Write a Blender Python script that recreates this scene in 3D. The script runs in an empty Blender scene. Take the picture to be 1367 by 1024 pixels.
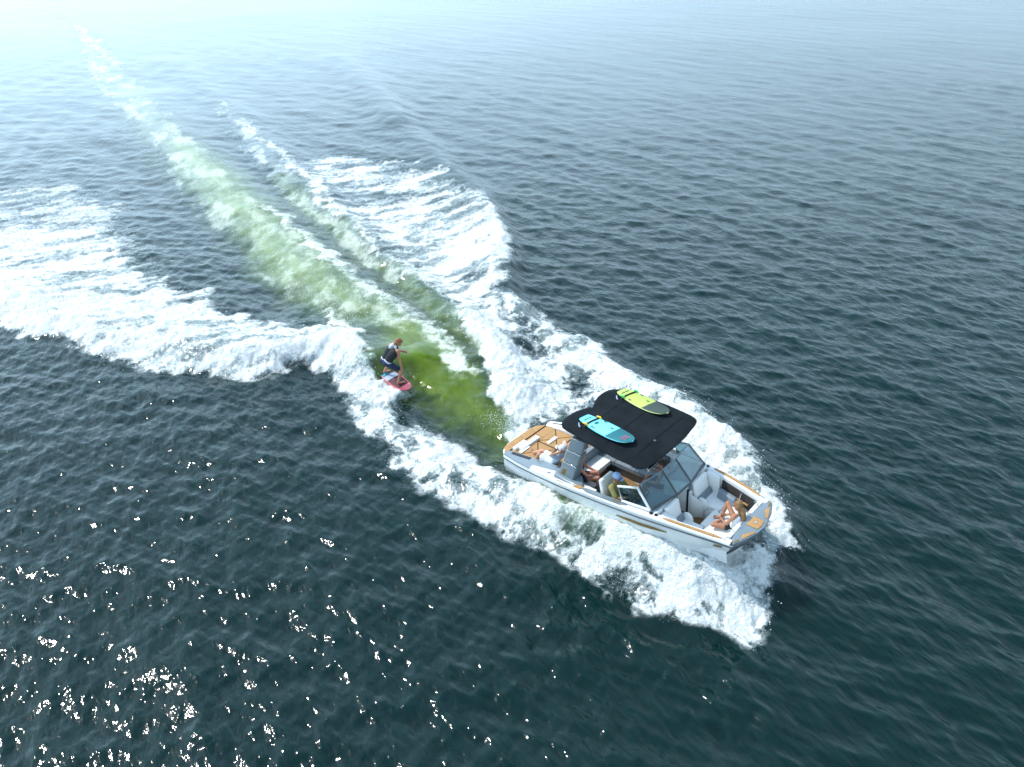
import bpy, bmesh, math, random
import numpy as np
from mathutils import Vector, Matrix, Euler

random.seed(7)
S = bpy.context.scene
COL = S.collection
R = math.radians

# ---------------------------------------------------------------- camera
cam = bpy.data.cameras.new('camera')
cam.sensor_width = 36.0
cam.lens = 977.0 / 1367.0 * 36.0
cam.clip_start = 0.1
cam.clip_end = 20000
cam_o = bpy.data.objects.new('camera', cam)
COL.objects.link(cam_o)
cam_o.location = (0, 0, 12.73)
cam_o.rotation_euler = (R(90 - 32), 0, 0)
S.camera = cam_o

# ---------------------------------------------------------------- sky, sun, exposure
SUN_EL, SUN_AZ = R(52), R(-65)          # azimuth from +Y, negative = towards -X (left)
w = bpy.data.worlds.new('World')
S.world = w
w.use_nodes = True
nt = w.node_tree
bg = nt.nodes['Background']
sky = nt.nodes.new('ShaderNodeTexSky')
sky.sky_type = 'NISHITA'
sky.sun_disc = False
sky.sun_elevation = SUN_EL
sky.sun_rotation = SUN_AZ
sky.air_density = 1.6
sky.dust_density = 0.6
sky.ozone_density = 3.0
# summer haze: the sky pales towards the horizon, with thin high cloud
tcw = nt.nodes.new('ShaderNodeTexCoord')
sep = nt.nodes.new('ShaderNodeSeparateXYZ')
nt.links.new(tcw.outputs['Generated'], sep.inputs[0])
hz = nt.nodes.new('ShaderNodeMapRange')
hz.inputs[1].default_value = 1.0
hz.inputs[2].default_value = 0.2
hz.inputs[3].default_value = 0.0
hz.inputs[4].default_value = 0.92
nt.links.new(sep.outputs['Z'], hz.inputs[0])
cn = nt.nodes.new('ShaderNodeTexNoise')
cn.inputs['Scale'].default_value = 3.0
cn.inputs['Detail'].default_value = 5
nt.links.new(tcw.outputs['Generated'], cn.inputs['Vector'])
cm = nt.nodes.new('ShaderNodeMapRange')
cm.inputs[1].default_value = 0.45
cm.inputs[2].default_value = 0.8
cm.inputs[4].default_value = 0.4
nt.links.new(cn.outputs[0], cm.inputs[0])
mxf = nt.nodes.new('ShaderNodeMath')
mxf.operation = 'MAXIMUM'
nt.links.new(hz.outputs[0], mxf.inputs[0])
nt.links.new(cm.outputs[0], mxf.inputs[1])
mxc = nt.nodes.new('ShaderNodeMix')
mxc.data_type = 'RGBA'
nt.links.new(mxf.outputs[0], mxc.inputs[0])
nt.links.new(sky.outputs[0], mxc.inputs[6])
# haze glows around the sun
nd = nt.nodes.new('ShaderNodeVectorMath')
nd.operation = 'DOT_PRODUCT'
nt.links.new(tcw.outputs['Generated'], nd.inputs[0])
nd.inputs[1].default_value = (math.sin(SUN_AZ) * math.cos(SUN_EL), math.cos(SUN_AZ) * math.cos(SUN_EL), math.sin(SUN_EL))
ng = nt.nodes.new('ShaderNodeMapRange')
ng.interpolation_type = 'SMOOTHSTEP'
ng.inputs[1].default_value = -0.1
ng.inputs[2].default_value = 1.0
ng.inputs[3].default_value = 1.0
ng.inputs[4].default_value = 2.3
nt.links.new(nd.outputs['Value'], ng.inputs[0])
hc = nt.nodes.new('ShaderNodeVectorMath')
hc.operation = 'SCALE'
hc.inputs[0].default_value = (5.2, 7.3, 9.2)
nt.links.new(ng.outputs[0], hc.inputs['Scale'])
nt.links.new(hc.outputs[0], mxc.inputs[7])
nt.links.new(mxc.outputs[2], bg.inputs[0])
bg.inputs[1].default_value = 0.13
sun = bpy.data.lights.new('sun', 'SUN')
sun.energy = 2.9
sun.angle = R(1.6)
sun.color = (1.0, 0.97, 0.92)
sun_o = bpy.data.objects.new('sun', sun)
COL.objects.link(sun_o)
sd = Vector((math.sin(SUN_AZ) * math.cos(SUN_EL), math.cos(SUN_AZ) * math.cos(SUN_EL), math.sin(SUN_EL)))
sun_o.rotation_euler = sd.to_track_quat('Z', 'Y').to_euler()
S.view_settings.view_transform = 'Standard'
S.view_settings.look = 'None'
S.view_settings.exposure = 0.35
S.view_settings.gamma = 1.0
S.render.engine = 'CYCLES'
S.cycles.use_denoising = True
S.cycles.adaptive_threshold = 0.02
S.cycles.max_bounces = 6
S.cycles.sample_clamp_indirect = 4.0


# ---------------------------------------------------------------- materials
def nodes_of(name):
    m = bpy.data.materials.new(name)
    m.use_nodes = True
    return m, m.node_tree, m.node_tree.nodes['Principled BSDF']


def mat(name, col, rough=0.5, metal=0.0, var=0.08, scale=6.0, bump=0.0, bscale=60.0, coat=0.0, trans=0.0, spec=0.5, sss=0.0):
    m, t, b = nodes_of(name)
    N, L = t.nodes, t.links
    tc = N.new('ShaderNodeTexCoord')
    n = N.new('ShaderNodeTexNoise')
    n.inputs['Scale'].default_value = scale
    n.inputs['Detail'].default_value = 4
    L.new(tc.outputs['Object'], n.inputs['Vector'])
    mp = N.new('ShaderNodeMapRange')
    mp.inputs[1].default_value = 0.3
    mp.inputs[2].default_value = 0.7
    mp.inputs[3].default_value = 1 - var
    mp.inputs[4].default_value = 1 + var
    L.new(n.outputs[0], mp.inputs[0])
    mx = N.new('ShaderNodeVectorMath')
    mx.operation = 'SCALE'
    mx.inputs[0].default_value = col
    L.new(mp.outputs[0], mx.inputs['Scale'])
    L.new(mx.outputs[0], b.inputs['Base Color'])
    b.inputs['Roughness'].default_value = rough
    b.inputs['Metallic'].default_value = metal
    b.inputs['Coat Weight'].default_value = coat
    b.inputs['Transmission Weight'].default_value = trans
    b.inputs['Specular IOR Level'].default_value = spec
    if sss:
        b.inputs['Subsurface Weight'].default_value = sss
        b.inputs['Subsurface Scale'].default_value = 0.02
    if bump:
        n2 = N.new('ShaderNodeTexNoise')
        n2.inputs['Scale'].default_value = bscale
        n2.inputs['Detail'].default_value = 3
        L.new(tc.outputs['Object'], n2.inputs['Vector'])
        bp = N.new('ShaderNodeBump')
        bp.inputs['Strength'].default_value = bump
        bp.inputs['Distance'].default_value = 0.01
        L.new(n2.outputs[0], bp.inputs['Height'])
        L.new(bp.outputs[0], b.inputs['Normal'])
    return m


def tag(o, label=None, cat=None, group=None, kind=None):
    if label: o['label'] = label
    if cat: o['category'] = cat
    if group: o['group'] = group
    if kind: o['kind'] = kind
    return o

# ================================================================ the lake
CAM_H = 12.73
# wake of the boat, in metres on the lake surface (x right, y away)
FOAM = {
    'stbd_sheet': ([(5.47, 9.94), (4.77, 10.28), (4.12, 10.55), (3.37, 10.87), (2.43, 11.16), (1.82, 11.69), (1.26, 12.31), (0.3, 12.92), (-0.63, 13.57), (-1.49, 13.98), (-2.24, 14.79), (-3.3, 16.05), (-4.28, 17.53), (-4.07, 18.31), (-3.29, 18.47), (-2.09, 17.84), (-0.92, 16.45), (0.13, 15.15), (1.46, 13.98), (2.86, 13.12), (3.87, 12.62), (4.97, 12.38), (5.77, 13.05), (6.16, 12.31), (5.85, 11.51), (5.63, 10.67)], 0.8, 0.55, 0.35, 2),
    'stbd_core': ([(5.42, 10.28), (4.54, 10.98), (3.64, 11.4), (2.55, 12.07), (1.57, 12.92), (0.68, 13.57), (-0.07, 14.26), (0.13, 14.7), (1.45, 13.84), (2.86, 13.12), (3.89, 12.72), (5.16, 12.79), (5.99, 12.55), (5.79, 11.51)], 1.12, 0.5, 0.35, 2),
    'join': ([(-5.93, 20.7), (-4.6, 17.84), (-3.49, 16.63), (-2.53, 16.63), (-3.13, 18.11), (-3.99, 19.34), (-4.77, 20.47)], 0.95, 0.4, 0.3, 2),
    'stbd_aft': ([(-0.85, 14.61), (-2.03, 15.78), (-3.24, 17.16), (-3.67, 17.91), (-2.76, 17.84), (-1.6, 17.09), (-0.48, 15.46)], 0.92, 0.5, 0.3, 2),
    'bow_r': ([(7.05, 12.62), (6.82, 13.38), (6.79, 13.98), (6.75, 14.49), (6.29, 13.7), (5.79, 12.79), (5.45, 12.19), (5.82, 11.96), (6.32, 12.47)], 1.1, 0.3, 0.3, 2),
    'port_sheet': ([(6.82, 12.79), (6.79, 13.98), (6.89, 14.97), (6.89, 16.05), (6.71, 17.27), (6.15, 18.63), (5.39, 20.1), (4.2, 21.09), (2.92, 23.01), (2.03, 23.86), (1.04, 25.92), (-0.46, 26.46), (-0.41, 22.47), (0.4, 20.01), (1.78, 18.92), (2.62, 17.91), (4.16, 16.45), (5.31, 15.0), (5.95, 13.7)], 0.8, 0.45, 0.35, 2),
    'port_core': ([(6.69, 13.98), (6.73, 15.95), (6.48, 17.24), (5.94, 18.23), (5.25, 19.34), (3.91, 19.13), (4.65, 16.8), (5.55, 15.15), (6.12, 13.98)], 1.15, 0.35, 0.3, 2),
    'port_band': ([(5.17, 18.92), (4.34, 20.37), (3.02, 21.94), (1.51, 22.73), (1.08, 21.94), (1.92, 20.94), (3.07, 20.01), (3.98, 19.56)], 0.98, 0.5, 0.35, 2),
    'stern_wash': ([(-0.16, 16.8), (0.35, 16.63), (1.15, 17.72), (2.12, 18.71), (1.49, 20.01), (0.55, 21.43), (-0.24, 24.16), (-0.47, 26.74), (-1.24, 24.77), (-2.05, 24.16), (-1.09, 20.94), (-0.49, 18.51)], 1.12, 0.45, 0.3, 2),
    'port_roller': ([(-1.19, 23.57), (-0.42, 23.29), (-0.47, 26.74), (0.08, 30.43), (-0.28, 35.44), (-1.39, 39.88), (-2.52, 41.67), (-3.81, 38.98), (-5.85, 38.98), (-7.78, 38.35), (-8.14, 35.99), (-5.53, 31.04), (-3.12, 26.74), (-2.11, 25.08)], 0.86, 1.0, 0.6, 0),
    'port_roller_edge': ([(-0.79, 24.16), (-0.47, 26.74), (0.08, 30.43), (-0.28, 35.44), (-1.29, 39.23), (-1.68, 36.56), (-1.46, 30.6), (-1.67, 26.74)], 1.15, 0.7, 0.4, 0),
    'port_patches': ([(-1.39, 39.88), (-3.76, 43.9), (-7.35, 47.21), (-11.55, 49.03), (-14.02, 49.03), (-12.57, 43.13), (-8.8, 35.44), (-5.47, 30.6), (-2.93, 32.4), (-1.68, 36.56)], 0.62, 1.5, 1.2, 0),
    'roller': ([(-3.29, 20.01), (-3.61, 19.13), (-4.18, 18.31), (-5.06, 19.34), (-6.36, 20.94), (-7.23, 21.43), (-7.45, 20.8), (-8.89, 20.23), (-10.82, 20.8), (-13.72, 21.68), (-15.95, 23.01), (-19.12, 24.28), (-23.26, 25.4), (-26.89, 30.6), (-21.67, 28.57), (-18.43, 27.81), (-15.62, 27.09), (-13.35, 26.74), (-11.21, 25.72), (-9.15, 24.64), (-7.07, 24.16), (-5.79, 23.29), (-4.67, 22.2), (-3.98, 20.94)], 1.1, 0.6, 0.45, 0),
    'roller_back': ([(-6.66, 23.57), (-9.28, 25.08), (-11.55, 26.74), (-13.6, 28.19), (-16.89, 31.48), (-20.85, 35.44), (-23.78, 35.99), (-30.27, 35.44), (-22.82, 24.77), (-19.41, 24.77), (-14.34, 23.01), (-10.13, 22.47)], 0.8, 1.2, 0.9, 0),
    'roller_far': ([(-13.46, 27.81), (-18.13, 34.38), (-24.19, 42.39), (-27.65, 43.13), (-31.92, 38.98), (-24.58, 28.19), (-17.93, 27.45)], 0.5, 2.2, 1.6, 0),
    'splash_left': ([(-5.74, 23.01), (-6.92, 24.77), (-7.56, 25.72), (-7.26, 26.39), (-6.41, 25.08), (-5.25, 23.29)], 0.9, 0.4, 0.4, 0),
    'wash_a': ([(-2.2, 22.47), (-4.11, 25.08), (-6.77, 28.57), (-10.17, 33.37), (-14.19, 39.62), (-19.96, 49.03), (-27.7, 61.64), (-38.08, 79.17), (-54.94, 108.5), (-75.18, 137.99), (-45.67, 83.79), (-30.4, 58.95), (-21.74, 45.5), (-15.2, 35.44), (-10.69, 28.96), (-7.41, 25.72), (-5.12, 24.16), (-3.89, 23.29)], 0.8, 1.3, 0.5, 1),
    'wash_a_edge': ([(-1.07, 20.47), (-2.26, 23.29), (-4.24, 26.05), (-6.96, 29.6), (-9.93, 33.87), (-13.11, 38.72), (-12.98, 37.14), (-9.82, 31.94), (-6.94, 27.81), (-4.32, 24.46), (-2.73, 22.47), (-1.54, 20.01)], 0.92, 0.6, 0.5, 2),
    'wash_b': ([(-0.62, 22.47), (-2.09, 24.77), (-4.23, 28.57), (-7.33, 33.57), (-11.03, 40.28), (-15.51, 49.03), (-19.91, 56.94), (-25.75, 68.4), (-24.07, 61.64), (-19.43, 51.99), (-15.24, 44.69), (-11.24, 37.74), (-7.74, 31.94), (-4.67, 27.09), (-2.58, 23.86), (-1.11, 21.43)], 0.85, 1.0, 0.6, 1),
    'wash_b_edge': ([(-0.93, 24.16), (-2.49, 26.39), (-4.78, 30.43), (-8.25, 36.56), (-11.69, 43.13), (-17.98, 54.14), (-22.44, 62.2), (-19.68, 55.28), (-13.87, 44.69), (-9.41, 36.56), (-5.74, 30.18), (-3.38, 26.39), (-1.45, 23.29)], 0.85, 0.8, 0.6, 2),
}
GREEN = {
    'face': ([(-0.25, 16.8), (-0.54, 18.31), (-1.31, 20.23), (-2.2, 22.47), (-3.44, 24.16), (-4.28, 24.16), (-4.58, 22.47), (-3.36, 20.01), (-2.41, 18.92), (-1.31, 17.91), (-0.62, 16.98)], 1.0, 0.9),
    'wash_a': ([(-1.87, 21.43), (-3.44, 24.16), (-6.32, 27.81), (-10.29, 33.87), (-14.59, 40.97), (-19.15, 48.1), (-22.56, 51.99), (-24.38, 51.99), (-20.27, 44.69), (-15.2, 36.56), (-10.92, 29.76), (-7.78, 26.05), (-5.02, 23.57), (-3.53, 22.47)], 0.66, 1.4),
    'wash_a2': ([(-17.52, 44.69), (-24.79, 56.45), (-36.25, 74.99), (-39.85, 74.99), (-28.15, 56.45), (-19.67, 43.13)], 0.3, 2.5),
    'wash_b': ([(-0.87, 21.94), (-2.37, 24.77), (-4.5, 28.19), (-7.66, 33.37), (-12.04, 40.97), (-13.9, 43.13), (-11.1, 37.14), (-7.65, 31.48), (-5.02, 27.45), (-2.89, 24.16), (-1.36, 21.43)], 0.6, 1.2),
    'hull': ([(3.9, 12.79), (2.88, 13.23), (1.84, 13.98), (1.11, 14.7), (0.89, 13.98), (1.77, 13.17), (2.96, 12.55)], 0.4, 1.0),
}
CREST = {
    'bowu': ([(6.42, 13.38), (5.99, 12.67), (5.53, 12.19)], [0.2, 0.28, 0.25], [0.6, 0.6, 0.6], [0.6, 0.6, 0.6]),
    'surf': ([(0.14, 17.16), (-0.43, 18.92), (-1.48, 21.18), (-2.7, 23.57), (-3.95, 24.89), (-6.63, 27.81), (-10.65, 33.87), (-17.8, 45.5), (-31.76, 67.73)], [0.05, 0.2, 0.36, 0.5, 0.55, 0.5, 0.4, 0.33, 0.25], [0.8, 1.1, 1.4, 1.6, 1.7, 1.7, 2, 2.4, 3], [0.8, 1, 1.1, 1.2, 1.3, 1.5, 1.8, 2.2, 3]),
    'roller': ([(-3.53, 21.43), (-4.68, 21.43), (-6.45, 22.57), (-7.9, 22.04), (-9.95, 21.94), (-12.95, 22.9), (-16.33, 24.28), (-20.18, 26.05), (-26.15, 28.19)], [0.35, 0.6, 0.6, 0.55, 0.5, 0.45, 0.4, 0.35, 0.3], [0.7, 0.7, 0.6, 0.6, 0.6, 0.7, 0.8, 0.9, 1], [0.9, 1.2, 1.3, 1.4, 1.5, 1.7, 2, 2, 2]),
    'portroller': ([(0.17, 22.47), (-0.35, 26.74), (-0.25, 31.04), (-0.82, 35.99), (-1.81, 40.02), (-4.11, 45.5), (-8.46, 57.68), (-19.64, 88.93)], [0.3, 0.5, 0.55, 0.5, 0.42, 0.38, 0.34, 0.25], [1.2, 1.5, 1.7, 1.9, 1.9, 1.9, 2.0, 2.5], [0.7, 0.6, 0.6, 0.6, 0.7, 0.9, 1.2, 2]),
    'washb': ([(0.39, 19.56), (-1.18, 23.29), (-3.83, 27.81), (-7.94, 34.9), (-13.41, 44.69), (-21.11, 58.95), (-38.14, 88.93)], [0.3, 0.45, 0.4, 0.35, 0.3, 0.25, 0.2], [0.6, 0.7, 0.8, 0.9, 1.1, 1.4, 2], [0.7, 0.8, 0.9, 1, 1.2, 1.5, 2]),
    'bows': ([(5.46, 11.62), (4.36, 11.62), (3.12, 12.38), (1.95, 13.12), (0.69, 13.98), (-0.66, 14.85), (-2.16, 16.11)], [0.22, 0.45, 0.45, 0.35, 0.28, 0.2, 0.12], [0.7, 0.6, 0.6, 0.6, 0.6, 0.6, 0.6], [0.6, 0.6, 0.6, 0.6, 0.6, 0.7, 0.7]),
    'bowp': ([(6.67, 13.3), (6.53, 15.46), (6.07, 17.35), (5.09, 19.13), (3.67, 20.94), (1.79, 23.01), (0.19, 25.4)], [0.25, 0.3, 0.3, 0.3, 0.25, 0.22, 0.2], [0.6, 0.6, 0.6, 0.6, 0.6, 0.6, 0.6], [0.6, 0.6, 0.6, 0.6, 0.6, 0.6, 0.6]),
    'trough1': ([(0.13, 15.46), (-0.93, 16.8), (-2.36, 18.31), (-3.28, 19.34), (-3.84, 19.13)], [-0.05, -0.12, -0.18, -0.2, -0.1], [0.8, 0.8, 0.8, 0.8, 0.8], [0.9, 0.9, 0.9, 0.9, 0.9]),
    'trough2': ([(-1.68, 22.47), (-4.32, 26.74), (-8.28, 32.88), (-13.31, 40.97), (-19.95, 51.99)], [-0.25, -0.3, -0.25, -0.2, -0.1], [0.7, 0.8, 0.9, 1, 1.2], [0.7, 0.8, 0.9, 1, 1.2]),
    'trough3': ([(-5.78, 24.77), (-8.54, 26.74), (-12.73, 32.4), (-18.07, 38.98), (-26.83, 49.98)], [-0.1, -0.3, -0.25, -0.2, -0.1], [1.2, 1.5, 1.8, 2, 3], [1.2, 1.2, 1.3, 1.5, 2]),
    'div1': ([(-8.46, 57.68), (-13.21, 74.99), (-21.64, 101.15), (-35.07, 151.44)], [0.22, 0.25, 0.25, 0.2], [1.5, 2.5, 4, 6], [1.2, 2.5, 4, 6]),
    'div2': ([(-43.21, 167.62), (-44.78, 137.99), (-50.64, 126.63)], [0.0, 0.1, 0.1], [5, 5, 5], [5, 5, 5]),
    'hulls': ([(-0.35, 15.57), (0.47, 14.69), (1.16, 13.98), (1.9, 13.3), (2.67, 12.66), (3.53, 12.14), (4.39, 11.89)], [0.25, 0.42, 0.5, 0.52, 0.5, 0.4, 0.25], [0.5, 0.5, 0.5, 0.5, 0.5, 0.5, 0.5], [0.5, 0.5, 0.5, 0.5, 0.5, 0.5, 0.5]),
    'hullp': ([(1.27, 17.34), (2.22, 16.6), (2.99, 15.97), (3.72, 15.29), (4.42, 14.58), (5.02, 13.76), (5.34, 12.92)], [0.2, 0.3, 0.35, 0.35, 0.35, 0.3, 0.2], [0.5, 0.5, 0.5, 0.5, 0.5, 0.5, 0.5], [0.5, 0.5, 0.5, 0.5, 0.5, 0.5, 0.5]),
}
HOLES = [((0.73, 17.76), 0.6), ((2.17, 20.28), 0.45), ((0.44, 22.47), 0.4)]


BOAT_LOC = Vector((0.61, 16.32, 0))
BOAT_ROT = (R(1.53), R(-4.87), R(-42.62))          # heel, trim (bow up), heading
SURF_XY, SURF_YAW = (-3.84, 20.4), R(-46)
HULL_XY = [(-.1, -.9), (.8, -1.02), (2, -1.1), (3.4, -1.05), (4.2, -.8), (4.8, -.4), (5.0, 0), (4.8, .4), (4.2, .8), (3.4, 1.05), (2, 1.1), (.8, 1.02), (-.1, .9)]


def lattice(seed):
    return np.random.default_rng(seed).random((256, 256)).astype(np.float32)


def vnoise(x, y, seed=0):
    L_ = lattice(seed)
    xi = np.floor(x); yi = np.floor(y)
    fx = (x - xi).astype(np.float32); fy = (y - yi).astype(np.float32)
    fx = fx * fx * fx * (fx * (fx * 6 - 15) + 10); fy = fy * fy * fy * (fy * (fy * 6 - 15) + 10)
    xi = xi.astype(np.int64); yi = yi.astype(np.int64)
    a = L_[xi & 255, yi & 255]; b = L_[(xi + 1) & 255, yi & 255]
    c = L_[xi & 255, (yi + 1) & 255]; d = L_[(xi + 1) & 255, (yi + 1) & 255]
    return (a + (b - a) * fx) * (1 - fy) + (c + (d - c) * fx) * fy


def fbm(x, y, seed, octs=4, gain=0.55):
    s = 0; amp = 1; tot = 0
    for k in range(octs):
        cs, sn = math.cos(1.3 * k + .4), math.sin(1.3 * k + .4)
        s = s + amp * vnoise((x * cs - y * sn) * 2.03 ** k + 17.3 * k, (x * sn + y * cs) * 2.03 ** k + 9.1 * k, seed + k)
        tot += amp; amp *= gain
    return s / tot


def ridged(x, y, seed, octs=4, gain=0.6):
    s = 0; amp = 1; tot = 0
    for k in range(octs):
        cs, sn = math.cos(1.1 * k + .7), math.sin(1.1 * k + .7)
        v = vnoise((x * cs - y * sn) * 2.1 ** k + 3.3 * k, (x * sn + y * cs) * 2.1 ** k + 5.1 * k, seed + k)
        s = s + amp * (1 - np.abs(2 * v - 1)); tot += amp; amp *= gain
    return s / tot


def sstep(a, b, x):
    t = np.clip((x - a) / (b - a), 0, 1)
    return t * t * (3 - 2 * t)


def sdf_poly(px, py, poly):
    """signed distance, positive inside"""
    d2 = np.full(px.shape, 1e9, np.float32)
    inside = np.zeros(px.shape, bool)
    n = len(poly)
    for i in range(n):
        ax, ay = poly[i]; bx, by = poly[(i + 1) % n]
        ex, ey = bx - ax, by - ay
        wx, wy = px - ax, py - ay
        t = np.clip((wx * ex + wy * ey) / (ex * ex + ey * ey + 1e-9), 0, 1)
        d2 = np.minimum(d2, (wx - ex * t) ** 2 + (wy - ey * t) ** 2)
        if ay != by:
            cond = (ay > py) != (by > py)
            inside ^= cond & (px < (bx - ax) * (py - ay) / (by - ay) + ax)
    d = np.sqrt(d2)
    return np.where(inside, d, -d)


def crest_field(px, py, line, hs, s0, s1):
    """ridge along a line, its own steepness on each side (s0: right of travel along the line is negative side)"""
    best = np.full(px.shape, 1e9, np.float32); out = np.zeros(px.shape, np.float32)
    n = len(line)
    for i in range(n - 1):
        ax, ay = line[i]; bx, by = line[i + 1]
        ex, ey = bx - ax, by - ay; l2 = ex * ex + ey * ey
        wx, wy = px - ax, py - ay
        tr = (wx * ex + wy * ey) / l2
        t = np.clip(tr, 0, 1)
        d2 = (wx - ex * t) ** 2 + (wy - ey * t) ** 2
        side = ex * wy - ey * wx                      # >0: left of the line
        h = hs[i] + (hs[i + 1] - hs[i]) * t
        sl = s0[i] + (s0[i + 1] - s0[i]) * t
        sr = s1[i] + (s1[i + 1] - s1[i]) * t
        sg = np.where(side > 0, sl, sr)
        v = h * np.exp(-d2 / (2 * (sg * .75) ** 2))
        out = np.maximum(out, v) if max(hs) > 0 else np.minimum(out, v)
    return out


def wake_fields(x, y):
    """foam density, greenness, height, calmness for points on the lake"""
    wx1 = fbm(x * .9, y * .9, 40, 3) - .5; wy1 = fbm(x * .9 + 50, y * .9, 44, 3) - .5
    wx2 = fbm(x * 3.5, y * 3.5, 48, 3) - .5; wy2 = fbm(x * 3.5 + 50, y * 3.5, 52, 3) - .5
    F = np.zeros(x.shape, np.float32); wlat = np.zeros_like(F); wwk = np.zeros_like(F); wlac = np.zeros_like(F)
    for k, (poly, D, ew, rag, flow) in FOAM.items():
        qx = x + rag * (2.4 * wx1 + 1.1 * wx2); qy = y + rag * (2.4 * wy1 + 1.1 * wy2)
        d = sdf_poly(qx, qy, poly)
        v = D * sstep(-ew * .35, ew * .8, d)
        F = np.maximum(F, v)
        (wlat, wwk, wlac)[flow][...] = np.maximum((wlat, wwk, wlac)[flow], v)
    G = np.zeros_like(F)
    for k, (poly, D, ew) in GREEN.items():
        d = sdf_poly(x + 1.2 * wx1, y + 1.2 * wy1, poly)
        G = np.maximum(G, D * sstep(-ew, ew, d))
    h = np.zeros_like(F)
    for k, (line, hs, s0, s1) in CREST.items():
        h += crest_field(x + .5 * wx1, y + .5 * wy1, line, hs, s0, s1)
    for (cx, cy), rr in HOLES:
        F *= 1 - .85 * np.exp(-(((x + .5 * wx2 - cx) ** 2 + (y + .5 * wy2 - cy) ** 2) / rr ** 2))
    # patterns
    c1, s1_ = math.cos(R(33)), math.sin(R(33))
    a, b = x * c1 + y * s1_, -x * s1_ + y * c1
    nlat = .55 * fbm(a * .45 + wx2, b * 1.5 + wy2, 60, 5) + .45 * ridged(a * .9 + wx2 * .8, b * 2.4 + wy2 * .8, 66, 4)
    c2, s2_ = math.cos(R(122)), math.sin(R(122))
    a, b = x * c2 + y * s2_, -x * s2_ + y * c2
    nwk = .6 * fbm(a * .35 + wx1, b * 1.6 + wy1, 70, 5) + .4 * fbm(x * 2.2 + wx2, y * 1.2 + wy2, 76, 4)
    nlac = .35 * fbm(x * 1.2, y * 1.2, 80, 4) + .65 * ridged(x * 1.9 + 1.3 * wx2, y * 1.9 + 1.3 * wy2, 86, 4)
    ws = wlat + wwk + wlac + 1e-4
    n = (nlat * wlat + nwk * wwk + nlac * wlac) / ws
    k = ws > .05
    n = 1 / (1 + np.exp(-1.75 * (n - n[k].mean()) / n[k].std()))      # even spread, so density = coverage
    F = F * (.84 + .6 * (fbm(x * .55, y * .55, 90, 3) - .5))
    return F * .86, G, h, n, wwk / ws


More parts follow.
